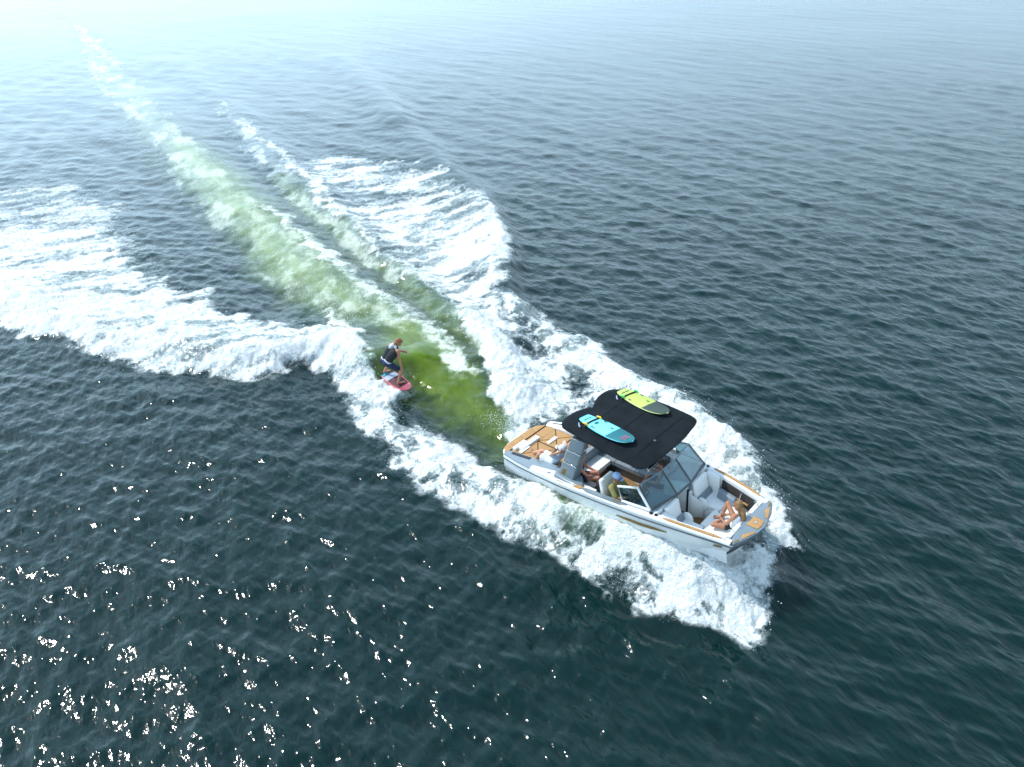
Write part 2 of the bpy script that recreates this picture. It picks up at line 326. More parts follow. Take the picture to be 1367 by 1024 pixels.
def build_lake():
    H = CAM_H
    th = np.concatenate([np.linspace(R(66), R(3.2), 850), np.geomspace(R(3.1), R(.12), 40)])
    ys = np.concatenate([[-400, -150, -60, -25, -10, -3, 1, 3.5], H / np.tan(th)])
    u0 = np.linspace(-1.1, 1.1, 880)
    ext = 1.1 + np.geomspace(.01, 40, 34)
    us = np.concatenate([-ext[::-1], u0, ext])
    nr, nc = len(ys), len(us)
    Y = np.repeat(ys[:, None], nc, 1)
    X = us[None, :] * (.6 * np.maximum(Y, 4) + 5.0)
    x = X.ravel().astype(np.float32); y = Y.ravel().astype(np.float32)
    dyr = np.abs(np.gradient(ys)); dxr = (2.2 / 880) * (.6 * np.maximum(ys, 4) + 5)
    spacing = np.repeat(np.maximum(dyr, dxr)[:, None], nc, 1).ravel().astype(np.float32)
    spacing *= 1 + 20 * sstep(1.1, 1.6, np.abs(np.repeat(us[None, :], nr, 0).ravel()))
    # the wake only where there can be one
    near = (x > -130) & (x < 25) & (y > 7) & (y < 200)
    F = np.zeros_like(x); G = F.copy(); h = F.copy(); n = np.full_like(x, .5); lat = F.copy()
    F[near], G[near], h[near], n[near], lat[near] = wake_fields(x[near], y[near])
    wakezone = np.clip(np.maximum(F * 1.1, np.abs(h) * 1.6), 0, 1)
    calm = np.zeros_like(x)
    # wind chop: many short crests
    z = np.zeros_like(x); ox = np.zeros_like(x); oy = np.zeros_like(x)
    patch = .65 + .7 * fbm(x * .06, y * .06, 5, 3)
    r = np.random.default_rng(3)
    ncomp = 76
    for i in range(ncomp):
        lam = 0.22 * (4.0 / .22) ** ((i + r.random()) / ncomp)
        ang = R(50) + r.normal(0, .62)
        k = 2 * math.pi / lam
        amp = .0041 * lam ** .8 * (1.05 if lam < 1.4 else .62)
        kx, ky = k * math.cos(ang), k * math.sin(ang)
        ph = kx * x + ky * y + r.random() * 6.283
        fade = np.clip((lam / spacing - 2.2) / 2.5, 0, 1) * amp
        c = np.cos(ph); s = np.sin(ph)
        z += fade * c; ox -= fade * .75 * math.cos(ang) * s; oy -= fade * .75 * math.sin(ang) * s
    damp = (1 - .55 * wakezone) * (1 - .75 * G) * patch
    # turbulent lumps in the foam
    fo = sstep(.35, .9, F)
    lump = np.zeros_like(x)
    m = near & (F > .02)
    xs, ysx = x[m], y[m]
    lump[m] = (fbm(xs * 1.1, ysx * 1.1, 101, 3) - .5) * .42 + (ridged(xs * 2.6, ysx * 2.6, 107, 4) - .5) * .22 + (vnoise(xs * 11, ysx * 11, 113) - .5) * .06
    dist = np.sqrt(x * x + y * y)
    z = z * damp + h + lump * (1 - .6 * lat) * fo * (1 / (1 + (dist / 60) ** 2)) + .05 * fo
    # the hull presses the water down inside its own footprint
    cb, sb = math.cos(BOAT_ROT[2]), math.sin(BOAT_ROT[2])
    lx = (x - BOAT_LOC.x) * cb + (y - BOAT_LOC.y) * sb; ly = -(x - BOAT_LOC.x) * sb + (y - BOAT_LOC.y) * cb
    hin = sstep(-.02, .22, sdf_poly(lx, ly, HULL_XY))
    z = z * (1 - hin) - .22 * hin
    x2 = x + ox * damp; y2 = y + oy * damp
    global LAKE_H
    co = np.stack([x2, y2, z], 1)
    me = bpy.data.meshes.new('lake_water')
    idx = np.arange(nr * nc).reshape(nr, nc)
    q = np.stack([idx[:-1, :-1], idx[:-1, 1:], idx[1:, 1:], idx[1:, :-1]], -1).reshape(-1, 4)
    me.vertices.add(len(co)); me.vertices.foreach_set('co', co.astype(np.float32).ravel())
    me.loops.add(q.size); me.loops.foreach_set('vertex_index', q.astype(np.int32).ravel())
    me.polygons.add(len(q)); me.polygons.foreach_set('loop_start', (np.arange(len(q)) * 4).astype(np.int32))
    me.polygons.foreach_set('use_smooth', np.ones(len(q), bool))
    me.update(calc_edges=True)
    for nm, arr in (('foam', F), ('green', G), ('pattern', n), ('choppy', damp), ('wash', lat)):
        at = me.attributes.new(nm, 'FLOAT', 'POINT'); at.data.foreach_set('value', arr.astype(np.float32))
    o = bpy.data.objects.new('lake_water', me)
    COL.objects.link(o)
    tag(o, kind='structure')
    me.materials.append(water_material())
    return o, co, F


def water_material():
    m, t, b = nodes_of('lake_water')
    N, L = t.nodes, t.links
    out = N['Material Output']
    geo = N.new('ShaderNodeTexCoord')
    P = geo.outputs['Object']

    def attr(nm):
        a = N.new('ShaderNodeAttribute'); a.attribute_name = nm
        return a.outputs['Fac']

    def math_(op, a, b_=None, c=None):
        n = N.new('ShaderNodeMath'); n.operation = op
        for i, v in enumerate((a, b_, c)):
            if v is None: continue
            if isinstance(v, (int, float)): n.inputs[i].default_value = v
            else: L.new(v, n.inputs[i])
        return n.outputs[0]

    def noise(scale, detail=4, rot=0, sx=1, sy=1, typ='FBM', rough=.55, dist=0):
        mp = N.new('ShaderNodeMapping'); mp.inputs['Rotation'].default_value = (0, 0, rot)
        mp2 = N.new('ShaderNodeMapping'); mp2.inputs['Scale'].default_value = (sx, sy, 1)
        L.new(P, mp.inputs[0]); L.new(mp.outputs[0], mp2.inputs[0])
        n = N.new('ShaderNodeTexNoise'); n.noise_type = typ
        n.inputs['Scale'].default_value = scale; n.inputs['Detail'].default_value = detail
        n.inputs['Roughness'].default_value = rough; n.inputs['Distortion'].default_value = dist
        L.new(mp2.outputs[0], n.inputs['Vector'])
        return n.outputs[0]

    foam, green, pat, chop, wash = map(attr, ('foam', 'green', 'pattern', 'choppy', 'wash'))
    # fine filaments inside the foam
    f1 = noise(4.2, 7, 0, 1, 1, 'FBM', .62, .6)
    f2 = noise(13.0, 5, .6, 1, 1, 'FBM', .6, 1.0)
    ridge = math_('SUBTRACT', 1.0, math_('MULTIPLY', math_('ABSOLUTE', math_('SUBTRACT', f1, .5)), 5.0))
    det = math_('ADD', math_('MULTIPLY', ridge, .30), math_('MULTIPLY', math_('SUBTRACT', f2, .35), 1.3))
    nn = math_('ADD', math_('MULTIPLY', pat, .66), math_('MULTIPLY', det, .55))
    thr = math_('SUBTRACT', 1.0, foam)
    d = math_('SUBTRACT', nn, thr)
    mr = N.new('ShaderNodeMapRange'); mr.interpolation_type = 'SMOOTHSTEP'
    mr.inputs[1].default_value = .0; mr.inputs[2].default_value = .30
    L.new(d, mr.inputs[0])
    gate = N.new('ShaderNodeMapRange'); gate.inputs[1].default_value = .04; gate.inputs[2].default_value = .3
    L.new(foam, gate.inputs[0])
    thin = N.new('ShaderNodeMapRange'); thin.interpolation_type = 'SMOOTHSTEP'
    thin.inputs[1].default_value = -.34; thin.inputs[2].default_value = .14
    L.new(d, thin.inputs[0])
    mask = math_('MULTIPLY', math_('ADD', math_('MULTIPLY', mr.outputs[0], .56), math_('MULTIPLY', thin.outputs[0], .42)), math_('MULTIPLY', gate.outputs[0], math_('SUBTRACT', 1.0, math_('MULTIPLY', wash, .42))))
    # thin veil of bubbles under the surface around the foam
    veil = N.new('ShaderNodeMapRange'); veil.inputs[1].default_value = -.45; veil.inputs[2].default_value = .1
    veil.inputs[4].default_value = .55
    L.new(d, veil.inputs[0])
    veil_f = math_('MULTIPLY', veil.outputs[0], foam)
    # body colour
    big = noise(.09, 3)
    c0 = N.new('ShaderNodeMix'); c0.data_type = 'RGBA'
    c0.inputs[6].default_value = (.0016, .0160, .0160, 1); c0.inputs[7].default_value = (.0030, .0205, .0165, 1)
    L.new(big, c0.inputs[0])
    c1 = N.new('ShaderNodeMix'); c1.data_type = 'RGBA'
    L.new(veil_f, c1.inputs[0]); L.new(c0.outputs[2], c1.inputs[6]); c1.inputs[7].default_value = (.12, .27, .27, 1)
    c2 = N.new('ShaderNodeMix'); c2.data_type = 'RGBA'
    gn = math_('MULTIPLY', green, math_('ADD', .30, math_('MULTIPLY', noise(1.3, 5, R(-122), .16, 1.5, 'FBM', .6), 1.25)))
    L.new(gn, c2.inputs[0]); L.new(c1.outputs[2], c2.inputs[6])
    gc = N.new('ShaderNodeMix'); gc.data_type = 'RGBA'
    L.new(math_('MULTIPLY', foam, 1.1), gc.inputs[0])
    gc.inputs[6].default_value = (.105, .165, .006, 1); gc.inputs[7].default_value = (.36, .46, .19, 1)
    L.new(gc.outputs[2], c2.inputs[7])
    L.new(c2.outputs[2], b.inputs['Base Color'])
    b.inputs['Subsurface Weight'].default_value = 1.0
    b.inputs['Subsurface Scale'].default_value = 1.2
    b.inputs['Subsurface Radius'].default_value = (.4, 1.0, 1.0)
    b.inputs['IOR'].default_value = 1.333
    L.new(math_('ADD', .09, math_('MULTIPLY', math_('MAXIMUM', math_('MULTIPLY', green, .3), math_('MULTIPLY', foam, .6)), .28)), b.inputs['Roughness'])
    # ripples
    h1 = noise(1.5, 3, R(40), .55, 1.3, 'FBM', .5)
    h2 = noise(7.5, 2, R(55), .6, 1.2, 'FBM', .4)
    h3 = noise(24, 3, R(20), .7, 1.1, 'FBM', .5)
    hh = math_('ADD', math_('MULTIPLY', h1, .026), math_('ADD', math_('MULTIPLY', h2, .024), math_('MULTIPLY', h3, .0012)))
    h1b = noise(3.4, 2, R(70), .6, 1.2, 'FBM', .5)
    hh = math_('ADD', hh, math_('MULTIPLY', h1b, .022))
    h0 = noise(.22, 3, R(45), .5, 1.3, 'FBM', .55)
    hh = math_('ADD', hh, math_('MULTIPLY', h0, .16))
    hh = math_('MULTIPLY', hh, chop)
    bp = N.new('ShaderNodeBump'); bp.inputs['Strength'].default_value = 1.0; bp.inputs['Distance'].default_value = 1.0
    L.new(hh, bp.inputs['Height'])
    L.new(bp.outputs[0], b.inputs['Normal'])
    # foam
    fb = N.new('ShaderNodeBsdfPrincipled')
    fcol = N.new('ShaderNodeMix'); fcol.data_type = 'RGBA'
    fcol.inputs[6].default_value = (.83, .85, .82, 1); fcol.inputs[7].default_value = (.68, .78, .48, 1)
    L.new(math_('MULTIPLY', green, .8), fcol.inputs[0])
    L.new(fcol.outputs[2], fb.inputs['Base Color'])
    fb.inputs['Roughness'].default_value = .75
    fbp = N.new('ShaderNodeBump'); fbp.inputs['Strength'].default_value = .9; fbp.inputs['Distance'].default_value = .09
    L.new(math_('ADD', f2, math_('MULTIPLY', f1, 1.5)), fbp.inputs['Height'])
    L.new(fbp.outputs[0], fb.inputs['Normal'])
    mx = N.new('ShaderNodeMixShader')
    L.new(mask, mx.inputs[0]); L.new(b.outputs[0], mx.inputs[1]); L.new(fb.outputs[0], mx.inputs[2])
    L.new(mx.outputs[0], out.inputs['Surface'])
    return m


LAKE, LAKE_CO, LAKE_F = build_lake()

# ================================================================ mesh helpers
def link(name, me, material, parent=None, smooth=False, angle=None):
    o = bpy.data.objects.new(name, me)
    COL.objects.link(o)
    for mm in (material if isinstance(material, (list, tuple)) else [material]):
        me.materials.append(mm)
    if smooth:
        me.polygons.foreach_set('use_smooth', np.ones(len(me.polygons), bool))
        if angle:
            me.set_sharp_from_angle(angle=R(angle))
    if parent: o.parent = parent
    return o


def bm_obj(name, bm, material, parent=None, smooth=True, angle=40):
    bmesh.ops.recalc_face_normals(bm, faces=bm.faces)
    me = bpy.data.meshes.new(name)
    bm.to_mesh(me); bm.free()
    return link(name, me, material, parent, smooth, angle)


def bevel(bm, w, seg=2, ang=30):
    if w <= 0: return
    es = [e for e in bm.edges if len(e.link_faces) == 2 and e.calc_face_angle(0) > R(ang)]
    bmesh.ops.bevel(bm, geom=es, offset=w, segments=seg, profile=.6, affect='EDGES', clamp_overlap=True)


def box_bm(x0, x1, y0, y1, z0, z1, bev=.02, seg=2, taper=None, shear=0.0):
    bm = bmesh.new()
    vs = []
    for z in (z0, z1):
        k = 0 if z == z0 or not taper else taper
        s = 0 if z == z0 else shear
        vs.append([bm.verts.new(p) for p in ((x0 + k + s, y0 + k, z), (x1 - k + s, y0 + k, z), (x1 - k + s, y1 - k, z), (x0 + k + s, y1 - k, z))])
    a, b = vs
    bm.faces.new(a[::-1]); bm.faces.new(b)
    for i in range(4):
        bm.faces.new((a[i], a[(i + 1) % 4], b[(i + 1) % 4], b[i]))
    bevel(bm, bev, seg)
    return bm


def prism_bm(pts, z0, z1, bev=.0, seg=2):
    """pts: (x, y) or (x, y, dz) outline"""
    bm = bmesh.new()
    lo = [bm.verts.new((p[0], p[1], z0 + (p[2] if len(p) > 2 else 0))) for p in pts]
    hi = [bm.verts.new((p[0], p[1], z1 + (p[2] if len(p) > 2 else 0))) for p in pts]
    n = len(pts)
    bm.faces.new(lo[::-1]); bm.faces.new(hi)
    for i in range(n):
        bm.faces.new((lo[i], lo[(i + 1) % n], hi[(i + 1) % n], hi[i]))
    bmesh.ops.recalc_face_normals(bm, faces=bm.faces)
    bevel(bm, bev, seg)
    return bm


def hexa_bm(lo, hi, bev=.01, seg=2):
    bm = bmesh.new()
    a = [bm.verts.new(p) for p in lo]; b = [bm.verts.new(p) for p in hi]
    n = len(lo)
    bm.faces.new(a[::-1]); bm.faces.new(b)
    for i in range(n):
        bm.faces.new((a[i], a[(i + 1) % n], b[(i + 1) % n], b[i]))
    bmesh.ops.recalc_face_normals(bm, faces=bm.faces)
    bevel(bm, bev, seg)
    return bm


def loft_bm(rings, closed_ring=True, caps=True, bm=None):
    bm = bm or bmesh.new()
    vs = [[bm.verts.new(p) for p in r] for r in rings]
    n = len(rings[0])
    for a, b in zip(vs, vs[1:]):
        for i in range(n if closed_ring else n - 1):
            j = (i + 1) % n
            bm.faces.new((a[i], a[j], b[j], b[i]))
    if caps and closed_ring:
        bm.faces.new(vs[0][::-1]); bm.faces.new(vs[-1])
    return bm


def tube_bm(pts, r, seg=8, bm=None, radii=None):
    pts = [Vector(p) for p in pts]
    rings = []
    up = Vector((0, 0, 1))
    for i, p in enumerate(pts):
        d = (pts[min(i + 1, len(pts) - 1)] - pts[max(i - 1, 0)]).normalized()
        a = d.cross(up)
        if a.length < .05: a = d.cross(Vector((0, 1, 0)))
        a.normalize(); b = a.cross(d)
        rr = radii[i] if radii else r
        rings.append([p + rr * (math.cos(t) * a + math.sin(t) * b) for t in (2 * math.pi * k / seg for k in range(seg))])
    return loft_bm(rings, bm=bm)


def smooth_outline(pts, it=2, keep_ends=False):
    for _ in range(it):
        q = []
        n = len(pts)
        for i in range(n):
            a, b = pts[i], pts[(i + 1) % n]
            q.append(tuple(.75 * u + .25 * v for u, v in zip(a, b)))
            q.append(tuple(.25 * u + .75 * v for u, v in zip(a, b)))
        pts = q
    return pts


# ================================================================ the boat
M = dict(
    gel=mat('white_gelcoat', (.78, .79, .77), .18, var=.03, scale=2, coat=.4),
    grey=mat('grey_gelcoat', (.17, .215, .24), .3, var=.06, scale=3, coat=.3),
    dark=mat('dark_gelcoat', (.045, .055, .065), .28, var=.08, coat=.3),
    graphite=mat('graphite_gelcoat', (.03, .037, .043), .5, var=.1, spec=.3),
    black=mat('black_rubber', (.012, .012, .013), .6, var=.15),
    teak=mat('tan_foam_decking', (.41, .225, .082), .75, var=.12, scale=14, bump=.25, bscale=140),
    vinyl=mat('white_vinyl', (.76, .77, .74), .45, var=.04, scale=5, bump=.12, bscale=30),
    gvinyl=mat('grey_vinyl', (.19, .23, .26), .5, var=.06, scale=5, bump=.12, bscale=30),
    canvas=mat('black_canvas', (.009, .0125, .0155), .9, var=.25, scale=2.2, bump=.3, bscale=24, spec=.12),
    gold=mat('gold_trim', (.26, .18, .055), .42, metal=.5, var=.1),
    chrome=mat('polished_steel', (.62, .64, .66), .18, metal=1, var=.05),
    floor=mat('brown_floor_mat', (.26, .15, .055), .8, var=.15, scale=12, bump=.25, bscale=120),
    screen=mat('dark_screen', (.01, .012, .016), .1, var=.02),
    carpet=mat('dark_storage_lining', (.03, .026, .023), .9, var=.2),
    blue=mat('blue_badge', (.03, .12, .4), .4),
    lamp=mat('clear_lens', (.55, .6, .62), .1),
)


def glass_material():
    m, t, b = nodes_of('tinted_glass')
    N, L = t.nodes, t.links
    tr = N.new('ShaderNodeBsdfTransparent'); tr.inputs[0].default_value = (.55, .72, .76, 1)
    gl = N.new('ShaderNodeBsdfGlossy'); gl.inputs['Roughness'].default_value = .03
    lw = N.new('ShaderNodeLayerWeight'); lw.inputs[0].default_value = .3
    fr = N.new('ShaderNodeMapRange'); fr.inputs[3].default_value = .05; fr.inputs[4].default_value = .55
    L.new(lw.outputs['Facing'], fr.inputs[0])
    mx = N.new('ShaderNodeMixShader')
    L.new(fr.outputs[0], mx.inputs[0]); L.new(tr.outputs[0], mx.inputs[1]); L.new(gl.outputs[0], mx.inputs[2])
    L.new(mx.outputs[0], N['Material Output'].inputs[0])
    return m


M['glass'] = glass_material()

boat = bpy.data.objects.new('motorboat', None)
COL.objects.link(boat)
boat.location = BOAT_LOC
boat.rotation_euler = BOAT_ROT
boat.empty_display_size = .5
tag(boat, 'white towboat with tan decking and a black tower canopy', 'boat')

# station: gunwale x, y, z | chine x, y, z | keel x, z
ST = [(-.15, 1.00, .70, -.12, .98, -.04, -.12, -.25), (.5, 1.14, .78, .5, 1.08, -.05, .5, -.30), (1.2, 1.25, .88, 1.2, 1.13, -.05, 1.2, -.32),
      (2.0, 1.32, .97, 2.0, 1.16, -.04, 2.0, -.32), (2.7, 1.34, 1.04, 2.7, 1.17, -.02, 2.7, -.31), (3.4, 1.34, 1.10, 3.4, 1.16, 0, 3.4, -.30),
      (4.4, 1.28, 1.15, 4.38, 1.08, .04, 4.35, -.26), (5.2, 1.17, 1.16, 5.12, .93, .12, 5.05, -.16), (5.8, 1.06, 1.14, 5.62, .78, .21, 5.5, -.03),
      (6.2, .97, 1.11, 5.95, .63, .29, 5.8, .08), (6.50, .91, 1.08, 6.14, .54, .33, 5.97, .14), (6.66, .54, 1.09, 6.24, .32, .37, 6.07, .2),
      (6.735, .24, 1.11, 6.30, .16, .40, 6.14, .25), (6.77, 0, 1.12, 6.33, 0, .41, 6.17, .27)]


def gun(x):
    """gunwale (y, z) at x, port side"""
    for a, b in zip(ST, ST[1:]):
        if a[0] <= x <= b[0]:
            t = (x - a[0]) / (b[0] - a[0])
            return a[1] + t * (b[1] - a[1]), a[2] + t * (b[2] - a[2])
    return ST[0][1:3]


def rib(s, sgn, lo, hi):
    gx, gy, gz, cx, cy, cz, kx, kz = s
    g = Vector((gx, gy * sgn, gz)); c = Vector((cx, cy * sgn, cz)); k = Vector((kx, 0, kz))
    out = Vector((0, sgn, 0)) if gy > .8 else Vector((.6, sgn * gy, 0))
    pts = [g, g.lerp(c, .10) + out * .012, g.lerp(c, .14) - out * .004, g.lerp(c, .46) + out * .03, g.lerp(c, .52) + out * .012, g.lerp(c, .8) + out * .0, c, c.lerp(k, .12) + Vector((0, 0, -.01)), k]
    return pts[lo:hi]


def hull_shell(name, lo, hi, material, parent, st=ST):
    rings = [rib(s, -1, lo, hi) for s in st] + [rib(s, 1, lo, hi) for s in reversed(st[:-1])]
    bm = loft_bm(rings, closed_ring=False)
    if lo == 0 or hi == 9:
        pass
    return bm_obj(name, bm, material, parent, True, 28)


hull = hull_shell('hull', 2, 9, M['gel'], boat)
hull_shell('sheer_band', 0, 2, M['gel'], hull)
# transom
tr = bmesh.new()
ra = rib(ST[0], -1, 0, 9); rb_ = rib(ST[0], 1, 0, 9)
tr.faces.new([tr.verts.new(p) for p in ra + rb_[::-1][1:]])
bm_obj('transom', tr, M['dark'], hull, False)
# rub rail along the whole sheer
pts = [rib(s, -1, 1, 2)[0] for s in ST] + [rib(s, 1, 1, 2)[0] for s in reversed(ST[:-1])]
pts = [p + Vector((0, math.copysign(.008, p.y), -.012)) for p in pts]
bm_obj('rub_rail', tube_bm(pts, .017, 6), M['dark'], hull)
# dark forefoot of the bow
fs = [s for s in ST if s[0] >= 6.4]
rings = [[p + Vector((.012, .012 * math.copysign(1, p.y or 1) if abs(p.y) > .01 else 0, 0)) for p in rib(s, sg, 2, 7)] for sg, seq in ((-1, fs), (1, fs[::-1][1:])) for s in seq]
bm_obj('bow_panel', loft_bm(rings, closed_ring=False), M['graphite'], hull, True, 30)


def hull_strip(name, x0, x1, t0, t1, material, sgn, n=8, off=.02, taper=True):
    rings = []
    for i in range(n + 1):
        x = x0 + (x1 - x0) * i / n
        y, z = gun(x)
        for a, b in zip(ST, ST[1:]):
            if a[0] <= x <= b[0]:
                f = (x - a[0]) / (b[0] - a[0])
                g = Vector((x, y * sgn, z))
                c = Vector((a[3] + f * (b[3] - a[3]), sgn * (a[4] + f * (b[4] - a[4])), a[5] + f * (b[5] - a[5])))
        k = (1 - abs(2 * i / n - 1) ** 3) if taper else 1
        m_ = (t0 + t1) / 2; hw = (t1 - t0) / 2 * max(k, .06)
        o = Vector((0, sgn * off, 0)); o2 = Vector((0, sgn * (off - .03), 0))
        bul = lambda t: Vector((0, sgn * .03 * max(0, 1 - abs(t - .46) / .34), 0))
        A = g.lerp(c, m_ - hw) + bul(m_ - hw); B = g.lerp(c, m_ + hw) + bul(m_ + hw)
        rings.append([A + o, B + o, B + o2, A + o2])
    return bm_obj(name, loft_bm(rings), material, hull, True, 40)


for sg in (-1, 1):
    hull_strip('gold_stripe', 3.75, 5.05, .27, .34, M['gold'], sg)
    hull_strip('bow_vent', 6.12, 6.32, .25, .33, M['gold'], sg, 6)

# ---- gunwales (deck edge), each side one part with inlays
XI = [1.55, 2.0, 2.7, 3.4, 4.0, 4.4, 4.9, 5.2, 5.8, 6.2, 6.42]
for sg in (-1, 1):
    rings = []
    for x in XI:
        y, z = gun(x)
        wv = .17 if x < 5.9 else .17
        rings.append([(x, sg * (y + .004), z - .03), (x, sg * (y - .012), z + .012), (x, sg * (y - .05), z + .026), (x, sg * (y - wv + .03), z + .028), (x, sg * (y - wv), z + .01), (x, sg * (y - wv), z - .05)])
    gw = bm_obj('gunwale', loft_bm(rings), M['gel'], boat, True, 50)

    def inlay(name, x0, x1, a, b, material, n=8, h=.012, ends=.5):
        rr = []
        for i in range(n + 1):
            x = x0 + (x1 - x0) * i / n
            y, z = gun(x)
            k = 1 if 0 < i < n else ends
            m_ = (a + b) / 2; hw = (b - a) / 2 * k
            rr.append([(x, sg * (y - m_ + hw), z + .018), (x, sg * (y - m_ + hw - .004), z + .028 + h), (x, sg * (y - m_ - hw + .004), z + .028 + h), (x, sg * (y - m_ - hw), z + .018)])
        return bm_obj(name, loft_bm(rr), material, gw, True, 40)
    inlay('tan_pad', 4.92, 6.22, .035, .115, M['teak'])
    inlay('grey_pad', 2.75, 4.0, .02, .15, M['grey'], ends=.4)
    inlay('gold_badge', 3.62, 3.86, .06, .10, M['gold'], 4, .02)
    inlay('tan_step', 2.5, 2.74, .03, .15, M['teak'], 4, .014, .95)
    for dx in (4.62, 4.74):
        y, z = gun(dx)
        c = bmesh.new(); bmesh.ops.create_cone(c, cap_ends=True, segments=14, radius1=.042, radius2=.042, depth=.02, matrix=Matrix.Translation((dx, sg * (y - .1), z + .034)))
        bm_obj('cup_holder', c, M['black'], gw, True, 40)
    y, z = gun(6.28)
    bm_obj('cleat', tube_bm([(6.24, sg * (y - .08), z + .045), (6.32, sg * (y - .08), z + .045)], .012), M['chrome'], gw)

# ---- inner liner: walls from gunwale to floor, and the floor
XL = [1.7, 2.0, 2.7, 3.4, 4.0, 4.4, 4.9, 5.2, 5.8, 6.2, 6.3]
FZ = .30
rings = []
for x in XL:
    y, z = gun(x); yi = y - .168
    rings.append([(x, -yi, z - .01), (x, -yi + .02, .62), (x, -yi + .10, FZ), (x, 0, FZ), (x, yi - .10, FZ), (x, yi - .02, .62), (x, yi, z - .01)])
liner = bm_obj('liner', loft_bm(rings, closed_ring=False), M['gel'], boat, True, 40)
bm_obj('floor_mat', prism_bm([(1.9, -.62), (4.9, -.30), (5.4, -.30), (5.4, .30), (4.9, .30), (1.9, .62)], FZ + .004, FZ + .02, .004), M['floor'], liner)

# ---- stern: wings, sun deck, platform
for sg in (-1, 1):
    rr = []
    for x in (-.14, .1, .5, 1.0, 1.4, 1.75):
        y, z = gun(x)
        rr.append([(x, sg * (y + .002), z - .02), (x, sg * (y - .03), z + .03), (x, sg * (.80 if x > 0 else .84), z + .045), (x, sg * .76, z - .0), (x, sg * .76, .40)])
    wg = bm_obj('stern_wing', loft_bm(rr), M['grey'] if sg < 0 else M['gel'], boat, True, 30)
    if sg > 0:
        wg['label'] = 'white upholstered port stern wing'
        rr = []
        for x in (.02, .3, .8, 1.4):
            y, z = gun(x)
            rr.append([(x, y - .14, z + .03), (x, y - .15, z + .06), (x, y - .165, z + .06), (x, y - .175, z + .03)])
        bm_obj('piping', loft_bm(rr), M['dark'], wg)
        y, z = gun(1.2)
        bm_obj('tan_pad', prism_bm([(.85, .86), (1.5, .86), (1.5, 1.16), (.85, 1.12)], gun(1.1)[1] + .02, gun(1.1)[1] + .055, .006), M['teak'], wg)
    else:
        rr = []
        for x in (.06, .3, .6, .72):
            y, z = gun(x)
            rr.append([(x, -.82, z + .03), (x, -.82, z + .052), (x, -.91, z + .052), (x, -.91, z + .03)])
        bm_obj('slot', loft_bm(rr), M['black'], wg, False)
        rr = []
        for x in (1.0, 1.3, 1.6, 1.85):
            y, z = gun(x)
            rr.append([(x, -y + .004, z - .0), (x, -y + .03, z + .036 ), (x, -y + (.12 + .2 * (x - 1)), z + .058), (x, -y + (.14 + .2 * (x - 1)), z + .02)])
        bm_obj('white_panel', loft_bm(rr), M['gel'], wg, True, 40)
        y, z = gun(1.62)
        c = bmesh.new(); bmesh.ops.create_cone(c, cap_ends=True, segments=16, radius1=.045, radius2=.042, depth=.02, matrix=Matrix.Translation((1.6, -1.15, z + .055)))
        bg_ = bm_obj('round_badge', c, M['blue'], wg)
        c = bmesh.new(); bmesh.ops.create_cone(c, cap_ends=True, segments=16, radius1=.028, radius2=.028, depth=.02, matrix=Matrix.Translation((1.6, -1.15, z + .062)))
        bm_obj('badge_centre', c, M['gel'], wg)

deck = bm_obj('sun_deck', prism_bm([(-.10, -.76), (1.72, -.76), (1.72, .76), (-.10, .76)], .30, .70, .01), M['black'], boat, True, 30)


def tri_pads(x0, x1, y0, y1, z, parent, g=.012):
    c = ((x0 + x1) / 2, (y0 + y1) / 2)
    cs = [(x0, y0), (x1, y0), (x1, y1), (x0, y1)]
    for i in range(4):
        tri = [Vector((*cs[i], 0)), Vector((*cs[(i + 1) % 4], 0)), Vector((*c, 0))]
        cen = sum(tri, Vector()) / 3
        q = []
        for k in range(3):
            a, b, p = tri[k], tri[(k + 1) % 3], tri[k - 1]
            d1 = (b - a).normalized(); d2 = (p - a).normalized()
            bis = (d1 + d2).normalized(); s = math.sin(d1.angle(d2) / 2)
            v = a + bis * min(g / max(s, .2), (cen - a).length * .6)
            q.append((v.x, v.y))
        bm_obj('deck_pad', prism_bm(q, z, z + .035, .008), M['teak'], parent, True, 40)


for (y0, y1) in ((-.75, -.01), (.01, .75)):
    tri_pads(.92, 1.70, y0, y1, .70, deck)
    tri_pads(.22, .90, y0, y1, .70, deck)
for (y0, y1, x0, x1) in ((-.72, -.36, .17, .26), (.06, .42, .48, .58), (-.72, -.40, .86, .95)):
    bm_obj('white_bolster', box_bm(x0, x1, y0, y1, .70, .765, .025, 3), M['vinyl'], deck)
for (y0, y1, x0, x1) in ((-.70, -.24, -.08, .02), (-.60, .12, .05, .19)):
    bm_obj('stern_cushion', box_bm(x0, x1, y0, y1, .69, .79, .035, 3), M['vinyl'], deck)

for (y0, y1) in ((-.75, -.26), (-.25, .24), (.25, .75)):
    bm_obj('deck_pad', box_bm(-.09, .205, y0, y1, .70, .712, .004), M['teak'], deck)

po = [(-.12, -.9), (-.36, -.84), (-.50, -.55), (-.56, -.2), (-.56, .2), (-.50, .55), (-.36, .84), (-.12, .9)]
plat = bm_obj('swim_platform', prism_bm(smooth_outline(po, 1), .50, .60, .015), M['gel'], boat, True, 40)
for a, b in ((-.86, -.44), (-.43, -.01), (.01, .43), (.44, .86)):
    ed = lambda y: -.12 - .40 * math.sqrt(max(0, 1 - (y / .9) ** 4))
    q = [(-.135, a), (ed(a) + .02, a), (ed((a + b) / 2) + .015, (a + b) / 2), (ed(b) + .02, b), (-.135, b)]
    bm_obj('platform_pad', prism_bm(q[::-1], .60, .618, .004), M['teak'], plat, True, 40)

